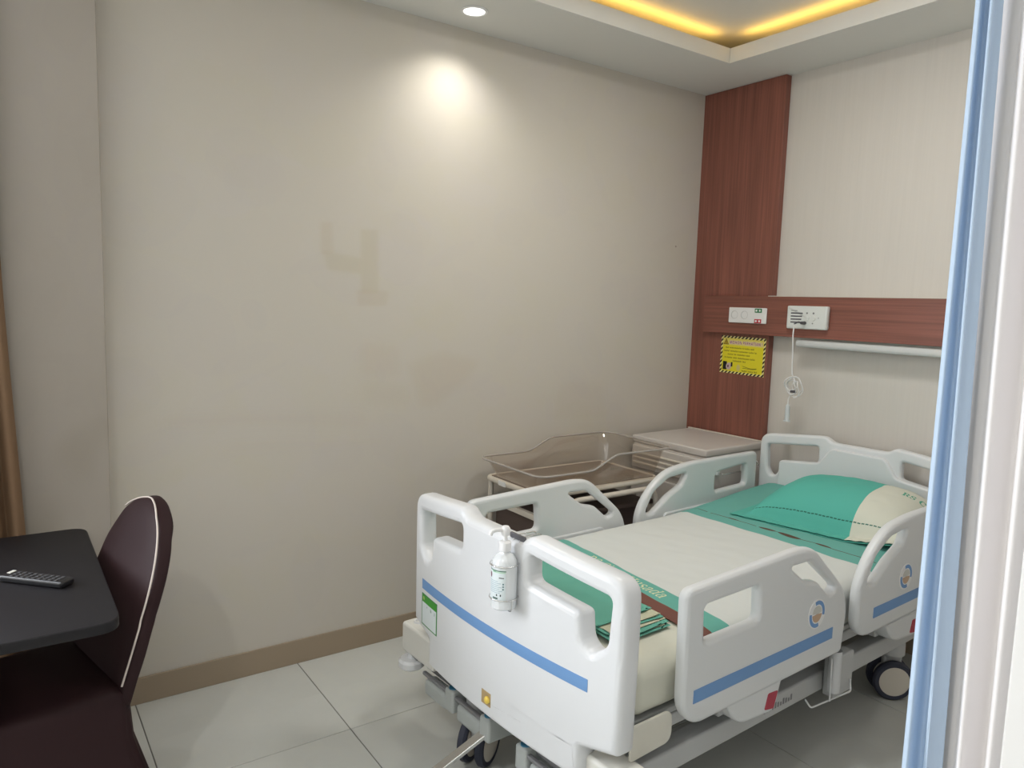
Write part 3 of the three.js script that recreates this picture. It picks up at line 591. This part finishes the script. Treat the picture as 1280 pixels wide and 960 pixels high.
// upright socket tube beside the rail gap and hanging wire loop
for (const s of [1, -1]) {
  onBed('accessory_bracket', rbox(Math.min(s * 0.428, s * 0.47), Math.max(s * 0.428, s * 0.47), 0.235, 0.375, 0.975, 1.09, 0.006, 2), M.frame);
  onBed('accessory_socket', new THREE.CylinderGeometry(0.02, 0.02, 0.14, 24, 1, true).translate(s * 0.478, 0.345, 1.115), mat(lin(0.62, 0.63, 0.64), 0.35, { side: THREE.DoubleSide }));
  const l = onBed('bag_hook', tube([[s * 0.455, 0.275, 1.24], [s * 0.47, 0.25, 1.23], [s * 0.49, 0.25, 1.02], [s * 0.47, 0.275, 0.99]], 0.003, 0.01, false, 40, 7), M.rail);
  onBed('hook_rod', tube([[s * 0.482, 0.395, 1.145], [s * 0.483, 0.25, 1.14]], 0.003, 0.01, false, 6, 7), M.rail, l);
}
// crank handles folded under the footboard
[-0.29, -0.09, 0.09].forEach((u, i) => {
  const hub = onBed('crank', [rbox(u - 0.026, u + 0.026, 0.16, 0.238, 2.0, 2.105, 0.01, 3), cyl(0.016, 0.016, 0.2, [u, 0.21, 1.95], 'z', 18)], M.grey);
  onBed('crank_cap', cyl(0.017, 0.016, 0.004, [u, 0.239, 2.083], 'y', 22), M.blueDot, hub);
  const d = i === 2 ? 1 : -1;
  onBed('crank_handle', rbox(Math.min(u + d * 0.03, u + d * 0.165), Math.max(u + d * 0.03, u + d * 0.165), 0.145, 0.205, 2.05, 2.1, 0.016, 3), M.grey, hub);
  onBed('crank_arm', [rbox(Math.min(u + d * 0.02, u + d * 0.175), Math.max(u + d * 0.02, u + d * 0.175), 0.212, 0.224, 2.085, 2.1, 0.004, 2), rbox(Math.min(u + d * 0.02, u + d * 0.175), Math.max(u + d * 0.02, u + d * 0.175), 0.212, 0.23, 2.03, 2.065, 0.005, 2)], M.darkFrame, hub);
});
{ // silver foot lever reaching out from under the board
  const lv = onBed('foot_lever', rbox(-0.02, 0.02, -0.006, 0.006, 0, 0.32, 0.003, 2).rotateX(0.62).rotateY(-0.42).translate(-0.085, 0.205, 2.06), M.steel);
  onBed('lever_pad', rbox(-0.05, 0.05, -0.008, 0.008, 0.0, 0.05, 0.006, 2).rotateX(0.62).rotateY(-0.42).translate(-0.19, 0.03, 2.29), M.darkGrey, lv);
}
// casters
for (const [u, v, turn] of [[0.365, 0.455, -0.75], [-0.33, 0.47, 0.1], [-0.215, 2.03, 0.5], [0.30, 1.9, 0.2]]) {
  const place = (g) => g.rotateY(turn).translate(u, 0, v);
  const c = onBed('caster', place(merge([cyl(0.03, 0.03, 0.07, [0, 0.20, 0], 'y', 24), rbox(-0.016, 0.016, 0.07, 0.175, -0.035, 0.035, 0.01, 3), lathe([[0, 0.235], [0.04, 0.235], [0.045, 0.225], [0.045, 0.18], [0.03, 0.165], [0, 0.165]], [0, 0, 0], 28)])), M.frame);
  for (const s of [1, -1]) {
    const w = onBed('wheel', place(lathe([[0.058, -0.014], [0.072, -0.014], [0.078, -0.007], [0.078, 0.007], [0.072, 0.014], [0.058, 0.014]], [0, 0, 0], 44).rotateZ(-Math.PI / 2).translate(s * 0.031, 0.078, 0)), M.tyre, c);
    onBed('wheel_cap', place(lathe([[0, -0.013], [0.05, -0.0145], [0.0635, -0.012], [0.0635, 0.012], [0.05, 0.0145], [0, 0.013]], [0, 0, 0], 44).rotateZ(-Math.PI / 2).translate(s * 0.031, 0.078, 0)), M.beigeMetal, w);
  }
}
// faint maker lettering on the base beam is unreadable: a row of small marks
{
  const marks = []; let v = 1.42; for (let k = 0; k < 11; k++) { const h = 0.012 + (k * 5 % 3) * 0.004; marks.push(box(0.4252, 0.4258, 0.27, 0.27 + h, v - 0.008, v)); v -= 0.0145; }
  onBed('printed_marks', marks, M.darkFrame);
}

// ------------------------------------------------------------------ bedding
const lift = (v) => 0.05 * smooth(0.95, 0.1, v);
const MT = 0.6, MB = 0.45, MW = 0.445;
function prof(k, grow, v, n) {                          // closed cross-section of the mattress
  const out = [], w = MW * (1 - 0.02 * k) + grow - 0.045 * k, h = (MT - MB) / 2 + grow - 0.045 * k, r = 0.05 * (1 - 0.3 * k);
  for (const [sx, sy, q] of [[1, 1, 0], [-1, 1, 1], [-1, -1, 2], [1, -1, 3]]) for (let i = 0; i <= n; i++) { const t = (q + i / n) * Math.PI / 2; out.push(V3(sx * (w - r) + r * Math.cos(t), (MT + MB) / 2 + sy * (h - r) + r * Math.sin(t) + lift(v) * (sy > 0 ? 1 : 0.9), v)); }
  return out;
}
const bedThing = (name, label, category, base, group) => { const o = thing(name, label, category, bedAt(...base), TH, group); o.userData.base = undefined; delete o.userData.base; return [o, (g) => g.translate(-base[0], -base[1], -base[2])]; };
{
  const [m, rel] = bedThing('mattress', 'thick mattress in a cream fitted sheet on the bed frame', 'mattress', [0, MB, 1.1]);
  const loops = []; const v0 = 0.17, v1 = 2.045;
  for (const [v, k] of [[v0, 1], [v0 + 0.012, 0.45], [v0 + 0.03, 0.12], [v0 + 0.05, 0]]) loops.push(prof(k, 0, v, 6));
  for (let i = 1; i < 44; i++) loops.push(prof(0, 0, v0 + 0.05 + (v1 - v0 - 0.1) * i / 44, 6));
  for (const [v, k] of [[v1 - 0.05, 0], [v1 - 0.03, 0.12], [v1 - 0.012, 0.45], [v1, 1]]) loops.push(prof(k, 0, v, 6));
  const g = loft(loops); const p = g.attributes.position;
  for (let i = 0; i < p.count; i++) { const x = p.getX(i), y = p.getY(i), z = p.getZ(i); p.setY(i, y + 0.004 * fbm(x * 7, z * 7)); p.setX(i, x + 0.003 * noise.noise(z * 14, y * 20, 3)); }
  g.computeVertexNormals();
  mesh('fitted_sheet', rel(g), mat(lin(0.70, 0.70, 0.60), 0.85, { bumpMap: weave, bumpScale: 0.0005 }), m);
}
// printed cover draped over the mattress: green head end, white middle, green band with script and a brown edge
{
  const [o, rel] = bedThing('bed_cover', 'white and green printed cover with script and brown edge on the mattress', 'bed cover', [0, MB, 0.95]);
  const sag = 0.12, a0 = MW - 0.05, arc = Math.PI / 2 * 0.05, half = a0 + arc + 0.085, v0 = 0.16, v1 = 1.70, skew = 0.13;
  const t = canvasTex(1024, 1536, (c, w, h) => {
    const Y = (v) => (v - v0) / (v1 - v0) * h;             // v before skew
    c.fillStyle = '#d3d6d3'; c.fillRect(0, 0, w, h);
    c.fillStyle = '#6aaca2'; c.fillRect(0, 0, w, Y(0.82));
    c.fillStyle = '#66ab9e'; c.fillRect(0, Y(1.565), w, Y(1.645) - Y(1.565));
    c.fillStyle = '#744a40'; c.fillRect(0, Y(1.645), w, h - Y(1.645));
    // dark broken line on the green part
    c.strokeStyle = '#4a4238'; c.fillStyle = '#5b4336';
    for (let x = 150; x < 880; x += 1) if (fbm(x * 0.013, 2) > -0.35) c.fillRect(x, Y(0.745) + 3 * noise.noise(x * 0.02, 1, 1), 1.5, 4);
    for (const [x, l, hh] of [[330, 26, 5], [480, 36, 10], [570, 46, 12], [700, 30, 7]]) { c.beginPath(); c.ellipse(x, Y(0.745) + 1, l, hh, 0, 0, 7); c.fill(); }
    c.font = 'italic 62px serif'; c.fillStyle = '#d8d7b0'; c.textAlign = 'right'; c.textBaseline = 'middle';
    c.fillText('RS Citra Husada', 684, Y(1.602), 372);
    for (let k = 0; k < 500; k++) { c.fillStyle = `rgba(${rnd() > 0.5 ? '255,255,250' : '120,120,110'},${0.02 * rnd()})`; c.fillRect(rnd() * w, rnd() * h, 3 + 200 * rnd(), 1 + 3 * rnd()); }
  });
  const fn = (s, tt) => {
    let v = v0 + (v1 - v0) * tt; const q = (s - 0.5) * 2 * half, aq = Math.abs(q), sg = Math.sign(q);
    let u, y;
    if (aq <= a0) { u = q; y = MT; } else if (aq <= a0 + arc) { const b = (aq - a0) / 0.05; u = sg * (a0 + 0.05 * Math.sin(b)); y = MT - 0.05 + 0.05 * Math.cos(b); } else { u = sg * (MW + 0.004 * Math.sin(v * 31)); y = MT - 0.05 - (aq - a0 - arc); }
    const k = smooth(0.9, 1.5, v); v += skew * u * k;
    y += lift(v) * 1.0 + 0.0062;
    if (aq <= a0) y += 0.0035 + 0.003 * fbm(u * 6 + 3, v * 5) + 0.0022 * noise.noise(u * 4 + v * 14, v * 3 - u * 9, 4) + 0.0016 * Math.max(0, noise.noise(u * 2.5, v * 22 + u * 6, 8)); else u += sg * (0.007 + 0.003 * noise.noise(v * 16, y * 10, 3));
    return V3(u, y, v);
  };
  mesh('cloth', rel(shell(90, 130, fn, 0.003)), mat(0xffffff, 0.88, { map: t, sheen: 0.2, sheenRoughness: 0.6 }), o);
}
// folded stack of linen at the foot end: folded layers, each with a rolled front fold
{
  const [o, rel] = bedThing('folded_linen', 'folded green and cream bed linen lying on the mattress foot end', 'linen', [0.03, MT, 1.87]);
  const green = mat(lin(0.13, 0.41, 0.32), 0.85), pale = mat(lin(0.55, 0.55, 0.40), 0.85);
  // [material, bottom, thickness, front shift, right end, wrinkle]
  const layers = [[green, 0, 0.008, 0.0, 0.335, 0.7], [pale, 0.008, 0.004, -0.007, 0.322, 0.8], [green, 0.012, 0.007, 0.008, 0.33, 0.9], [pale, 0.019, 0.004, -0.006, 0.315, 1.0], [green, 0.023, 0.006, 0.004, 0.30, 1.1], [pale, 0.029, 0.004, -0.004, 0.29, 1.2], [green, 0.033, 0.010, 0.008, 0.262, 1.6]];
  layers.forEach(([m, y0, th, dv, u1e, wr], i) => {
    const u0 = -0.33 + 0.004 * i, va = 1.79, vb = 2.005 + dv, loops = [];
    for (let j = 0; j <= 48; j++) {
      const s = j / 48, loop = [], e = Math.min(1, Math.min(s, 1 - s) * 14) * 0.75 + 0.25, N = 28;
      for (let k = 0; k < N; k++) {
        const a = k / N * 2 * Math.PI, cc = Math.cos(a), ss = Math.sin(a), side = Math.sign(cc) * Math.pow(Math.abs(cc), 0.3);
        const u1 = u1e + 0.014 * noise.noise(side * 3 + i * 5, i * 2.3, 1.7), u = u0 + (u1 - u0) * s;
        const hd = (vb - va) / 2 + 0.009 * noise.noise(u * 17, i * 3.3, 1), w = side * hd, cv = (va + vb) / 2 - 0.035 * (u + 0.3);
        const hh = Math.sign(ss) * Math.pow(Math.abs(ss), 0.55) * th / 2 * e;
        loop.push(V3(u, MT + 0.006 + y0 * (1 - 0.3 * smooth(0.6, 1, s)) + th / 2 + hh + wr * (0.0032 * fbm(u * 13, w * 16, 0.4 + 0.15 * i) + 0.002 * Math.max(0, noise.noise(u * 30 + w * 9, w * 22, i))), cv + w));
      }
      loops.push(loop.reverse());
    }
    mesh('fold', rel(loft(loops)), m, o);
  });
}
// pillow with a stitched flange: green with a cream end panel
{
  const [o, rel] = bedThing('pillow', 'green pillow with cream end panel and stitched border', 'pillow', [0.125, 0.63, 0.43]);
  const hw = 0.365, hd = 0.25;
  const t = canvasTex(1024, 768, (c, w, h) => {
    c.fillStyle = '#56b1a2'; c.fillRect(0, 0, w, h);
    c.fillStyle = '#d3d4c6'; c.beginPath(); c.moveTo(w, 0); c.lineTo(0.70 * w, 0); c.bezierCurveTo(0.645 * w, 0.25 * h, 0.64 * w, 0.6 * h, 0.655 * w, h); c.lineTo(w, h); c.fill();
    c.strokeStyle = '#1f5b4c'; c.lineWidth = 3.2; c.setLineDash([16, 5]); c.strokeRect(0.075 * w, 0.11 * h, 0.85 * w, 0.77 * h); c.setLineDash([]);
    c.save(); c.translate(0.86 * w, 0.42 * h); c.rotate(-0.32); c.font = 'italic bold 76px serif'; c.fillStyle = '#4f9f85'; c.textAlign = 'center'; c.fillText('RS Citra', 0, 0, 220); c.restore();
  });
  const shape = (s, tt, top) => {
    const a = 2 * s - 1, b = 2 * tt - 1;                 // a along u, b along v (b = 1 nearest the foot)
    const ea = Math.abs(a), eb = Math.abs(b), edge = Math.max(0, 1 - Math.pow(ea / 0.86, 3.2)) * Math.max(0, 1 - Math.pow(eb / 0.82, 2.6));
    const pull = 1 - 0.035 * (1 - ea * ea) * eb * eb * 0.4;
    const u = 0.125 + hw * a * (1 - 0.03 * (1 - eb * eb) * ea * ea), v = 0.42 + hd * b * pull - 0.075 * a * 0.6;
    const base = 0.017 + MT + lift(Math.max(0.2, v)) + 0.035 * smooth(0.2, 1, a) * smooth(0.2, 1, b) + 0.02 * smooth(0.5, 1, -b);
    const crown = 0.150 * Math.pow(edge, 0.55) * (1 - 0.10 * b);
    const wr = 0.006 * fbm(a * 3.2, b * 3.2, 5) * edge + 0.004 * noise.noise(a * 18 + b * 2, b * 3, 2) * smooth(0.5, 0.95, eb) + 0.007 * smooth(0.55, 0.8, a) * smooth(0.3, -0.5, b) * Math.sin(a * 60 + 3 * b) * edge;
    return top ? V3(u, base + 0.004 + crown + wr, v) : V3(u, base - 0.004 - 0.004 * edge, v);
  };
  mesh('pillow_case', rel(merge([shell(80, 60, (s, tt) => shape(s, tt, true), 0.003)])), mat(0xffffff, 0.85, { map: t, sheen: 0.25, sheenRoughness: 0.6 }), o);
  mesh('underside', rel(shell(40, 30, (s, tt) => shape(s, tt, false), 0.003)), mat(new THREE.Color('#56b1a2'), 0.85), o);
}
// hand sanitiser bottle hung on the footboard
{
  const u = 0.118, v = 2.203, [o, rel] = bedThing('sanitizer_bottle', 'white pump bottle of hand sanitizer hung on the footboard', 'bottle', [u, 0.69, v]);
  const clear = mat(lin(0.78, 0.81, 0.83), 0.22, { clearcoat: 0.5, clearcoatRoughness: 0.1 });
  mesh('bottle_body', lathe([[0, 0], [0.03, 0], [0.0345, 0.004], [0.035, 0.02], [0.035, 0.118], [0.032, 0.132], [0.024, 0.144], [0.015, 0.15], [0.0135, 0.153], [0.0135, 0.16], [0, 0.16]]), clear, o);
  const t = canvasTex(512, 512, (c, w, h) => {
    c.fillStyle = '#dfe9ec'; c.fillRect(0, 0, w, h); c.fillStyle = '#2f6b45'; c.fillRect(0, 8, w, 16); c.fillStyle = '#8fc0a2'; c.fillRect(190, 26, 90, 22); c.fillStyle = '#b9d8c4'; c.fillRect(280, 28, 220, 22);
    c.fillStyle = '#6d2d47'; c.beginPath(); c.ellipse(120, 110, 38, 48, 0, 0, 7); c.fill(); c.fillStyle = '#3c3f48'; c.fillRect(22, 74, 34, 34); c.fillRect(60, 96, 22, 14); c.fillRect(360, 122, 110, 16);
    c.fillStyle = '#a7bdc8'; for (let k = 0; k < 7; k++) c.fillRect(40 + (k % 2) * 16, 190 + k * 32, 300 + (k * 53) % 90, 10);
    c.fillStyle = '#5a7f86'; for (let k = 0; k < 3; k++) c.fillRect(440, 220 + k * 44, 32, 26);
    c.fillStyle = '#39444a'; c.fillRect(300, 410, 30, 36); c.fillRect(390, 410, 26, 36); c.fillStyle = '#3f5a50'; c.fillRect(210, 470, 130, 28);
  });
  const wrap = (r0, y0, y1, a0, a1, th) => shell(30, 3, (s, tt) => { const a = a0 + (a1 - a0) * s; return V3(r0 * Math.sin(a), y1 + (y0 - y1) * tt, r0 * Math.cos(a)); }, th);
  mesh('label', wrap(0.0358, 0.03, 0.112, -0.75, 1.05, 0.0006), mat(0xffffff, 0.4, { map: t }), o);
  const pump = mesh('pump', lathe([[0.0145, 0.155], [0.0165, 0.157], [0.0165, 0.178], [0.014, 0.181], [0.006, 0.183], [0.0055, 0.196], [0.011, 0.198], [0.0125, 0.204], [0.0125, 0.216], [0.0085, 0.222], [0, 0.223]], [0, 0, 0], 28), M.plasticWhite, o);
  mesh('spout', spline([[0, 0.211, 0], [-0.004, 0.214, 0.022], [-0.008, 0.211, 0.038], [-0.009, 0.202, 0.043]], 0.0055, 20, 10), M.plasticWhite, pump);
  const [hg, rel2] = bedThing('bottle_hanger', 'chrome wire hanger with dark clip hooked over the footboard holding the bottle', 'hanger', [u, 0.69, v]);
  for (const y of [0.03, 0.121]) { const p = []; for (let k = 0; k < 20; k++) { const a = k / 20 * 2 * Math.PI; p.push([0.0385 * Math.cos(a), y, 0.0385 * Math.sin(a)]); } mesh('ring', spline(p, 0.0017, 60, 7, true), M.steel, hg); }
  for (const x of [-0.012, 0.014]) mesh('hook_wire', tube([[x, 0.03, -0.0385], [x, 0.186, -0.0385], [x, 0.186, -0.085 - 0.03], [x, 0.155, -0.085 - 0.035]], 0.002, 0.012, false, 40, 8), M.steel, hg);
  mesh('dark_clip', rbox(-0.03, 0.034, 0.178, 0.193, -0.046, -0.037, 0.003, 2), M.darkGrey, hg);
  mesh('base_wire', tube([[-0.0385, 0.03, 0], [-0.036, -0.004, 0], [0.036, -0.004, 0], [0.0385, 0.03, 0]], 0.0016, 0.01, false, 30, 7), M.steel, hg);
}

// ------------------------------------------------------------------ black table, remote, chair, drape (left)
{
  const y = 0.74, t = thing('table', 'black rectangular table with rounded corners against the pilaster', 'table', [0.59, 0, 3.46]);
  const top = mat(lin(0.012, 0.011, 0.013), 0.5, { bumpMap: weave, bumpScale: 0.0002, specularIntensity: 0.5 });
  mesh('table_top', ext(roundShape([[-0.41, -0.39], [0.41, -0.39], [0.41, 0.39], [-0.41, 0.39]], 0.055), 0.026, 0.003, 3).rotateX(-Math.PI / 2).translate(0, y - 0.026, 0), top, t);
  for (const z of [0.02, 0.3]) { const l = mesh('leg', rbox(-0.03, 0.03, 0.05, y - 0.026, z - 0.025, z + 0.025, 0.005, 2), M.darkGrey, t); mesh('leg_base', rbox(-0.28, 0.28, 0, 0.05, z - 0.03, z + 0.03, 0.01, 2), M.darkGrey, l); }
}
{
  const r = thing('remote_control', 'slim black remote control lying on the black table', 'remote control', [0.643, 0.7405, 3.222], -0.8);
  mesh('remote_body', rbox(-0.023, 0.023, 0, 0.018, -0.095, 0.095, 0.007, 3), mat(lin(0.012, 0.012, 0.014), 0.35), r);
  const kb = mat(lin(0.05, 0.05, 0.055), 0.5);
  for (let j = 0; j < 9; j++) for (let i = 0; i < 3; i++) mesh('key', rbox(-0.016 + i * 0.0125, -0.007 + i * 0.0125, 0.0175, 0.0195, -0.075 + j * 0.0165, -0.066 + j * 0.0165, 0.001, 1), kb, r);
  mesh('pale_key', rbox(-0.017, 0.004, 0.0175, 0.0198, 0.076, 0.087, 0.001, 1), mat(lin(0.6, 0.6, 0.55), 0.5), r);
}
{
  const turn = Math.atan2(0.217, 0.976), t = thing('banquet_chair', 'chair in a dark brown satin cover with white piping pushed under the table', 'chair', [0.572 + 0.217 * 0.215, 0, 3.065 + 0.976 * 0.215], turn);
  const satin = mat(lin(0.024, 0.009, 0.0105), 0.62, { specularIntensity: 0.45, sheen: 0.06, sheenRoughness: 0.4, sheenColor: lin(0.3, 0.2, 0.2) });
  // skirt and seat: loops from floor to seat
  const loopAt = (y, grow, r, k) => { const out = [], hw = 0.212 + grow, hd = 0.212 + grow; for (const [sx, sz, q] of [[1, 1, 0], [-1, 1, 1], [-1, -1, 2], [1, -1, 3]]) for (let i = 0; i <= 9; i++) { const a = (q + i / 9) * Math.PI / 2, f = 1 + k * Math.sin(i * 2.1 + q * 1.7 + y * 3); out.push(V3((sx * (hw - r) + r * Math.cos(a)) * f, y + (y > 0.43 ? 0.006 * noise.noise(i, q * 3, 1) : 0), (sz * (hd - r) + r * Math.sin(a)) * f)); } return out.reverse(); };
  mesh('seat_cover', loft([loopAt(0.002, 0.092, 0.08, 0.03), loopAt(0.08, 0.072, 0.075, 0.024), loopAt(0.2, 0.038, 0.06, 0.014), loopAt(0.32, 0.008, 0.05, 0.008), loopAt(0.41, 0.002, 0.045, 0.004), loopAt(0.445, -0.002, 0.045, 0.002), loopAt(0.463, -0.014, 0.045, 0), loopAt(0.471, -0.045, 0.05, 0), loopAt(0.474, -0.13, 0.05, 0)]), satin, t);
  // backrest: rounded arch leaning back
  const lean = (y) => -0.20 - 0.30 * (y - 0.44) - 0.10 * (y - 0.44) * (y - 0.44);
  const halfW = (y) => { const s = (y - 0.40) / 0.505; return s < 0.45 ? 0.205 + 0.008 * Math.sin(s * 5) : 0.207 * Math.pow(Math.max(0, 1 - Math.pow((s - 0.45) / 0.55, 2.3)), 0.5); };
  const loops = [], pipe = [[], []];
  for (let j = 0; j <= 34; j++) {
    const s = j / 34, y = 0.40 + 0.505 * (1 - Math.pow(1 - s, 1.6)), w = Math.max(0.012, halfW(y)), th = 0.028 * (0.45 + 0.55 * Math.min(1, w / 0.1)), out = [], N = 36;
    for (let k = 0; k < N; k++) { const a = k / N * 2 * Math.PI, c = Math.cos(a), d = Math.sin(a); out.push(V3(Math.sign(c) * Math.pow(Math.abs(c), 0.55) * w, y, lean(y) + Math.sign(d) * Math.pow(Math.abs(d), 0.45) * th + 0.004 * noise.noise(c * w * 20, y * 9, 2))); }
    loops.push(out.reverse());
    if (y > 0.45) { pipe[0].push([w * 0.985, y, lean(y) + th * 0.86]); pipe[1].unshift([-w * 0.985, y, lean(y) + th * 0.86]); }
  }
  mesh('backrest_cover', loft(loops), satin, t);
  mesh('piping', spline([...pipe[0], ...pipe[1].slice(0, 8)], 0.0026, 140, 7), mat(lin(0.62, 0.55, 0.5), 0.6), t);
}
function drape(name, label, category, group, x0, x1, plan, y0, y1, material, thick, nu = 110, nv = 30) {
  const base = plan(0.5, 0), o = thing(name, label, category, [base.x, 0, base.z], 0, group);
  return mesh('cloth', shell(nu, nv, (s, t) => { const y = y1 + (y0 - y1) * t, p = plan(s, t); return V3(p.x - base.x, y, p.z - base.z); }, thick), material, o).parent;
}
{ // brown drape against the pilaster, at the frame's left edge
  const m = mat(lin(0.20, 0.12, 0.065), 0.8, { sheen: 0.3, sheenRoughness: 0.5 });
  const d = drape('brown_drape', 'brown pleated window drape behind the black table', 'curtain', null, 0, 0, (s, t) => ({ x: 0.138 + 0.02 * Math.sin(s * 2 * Math.PI * 9), z: 3.272 - 0.055 * smooth(0.25, 1, t) * (1 - s) + s * 0.5 }), 0.05, 2.55, m, 0.003, 200);
  mesh('curtain_rod', cyl(0.012, 0.012, 2.4, [0, 2.57, 0.72], 'z', 16), M.steel, d);
}
// bed curtains bunched at the partition: pale blue and off-white
{
  const blue = mat(lin(0.49, 0.61, 0.76), 0.8, { sheen: 0.3, sheenRoughness: 0.5 });
  const w = (t) => smooth(0, 1, t);
  drape('privacy_curtain', 'pale blue curtain bunched at the edge of the white one', 'curtain', null, 0, 0, (s, t) => ({ x: 2.334 + s * (0.028 + 0.024 * smooth(0.12, 0.9, t)) + 0.004 * Math.sin(s * 2 * Math.PI * 2), z: 2.152 + (0.008 + 0.008 * smooth(0.1, 0.8, t)) * Math.sin(s * 2 * Math.PI * 1.6 + 0.6) }), 0.06, H - 0.03, blue, 0.002, 90, 40);
  const white = mat(lin(0.80, 0.77, 0.76), 0.8, { sheen: 0.3, sheenRoughness: 0.5 });
  drape('privacy_curtain_001', 'off white pleated curtain bunched beside the blue one at the wall end', 'curtain', null, 0, 0, (s, t) => ({ x: 2.352 + s * 0.135 + 0.020 * smooth(0.15, 0.9, t) * (1 - s), z: 2.118 + 0.035 * s + 0.026 * smooth(0.16, 0.4, s) * Math.sin(s * 2 * Math.PI * 2.3 + 3.9) }), 0.06, H - 0.03, white, 0.002, 130, 40);
  const tr = thing('curtain_track', 'white curtain track on the ceiling above the bunched curtains', 'curtain track', [1.25, H, 2.14]);
  mesh('track_rail', rbox(-1.2, 1.24, -0.022, -0.001, -0.012, 0.012, 0.003, 2), M.plasticWhite, tr);
}

scene.traverse((o) => { if (o.isMesh) { o.castShadow = true; o.receiveShadow = true; } });
renderer.render(scene, camera);
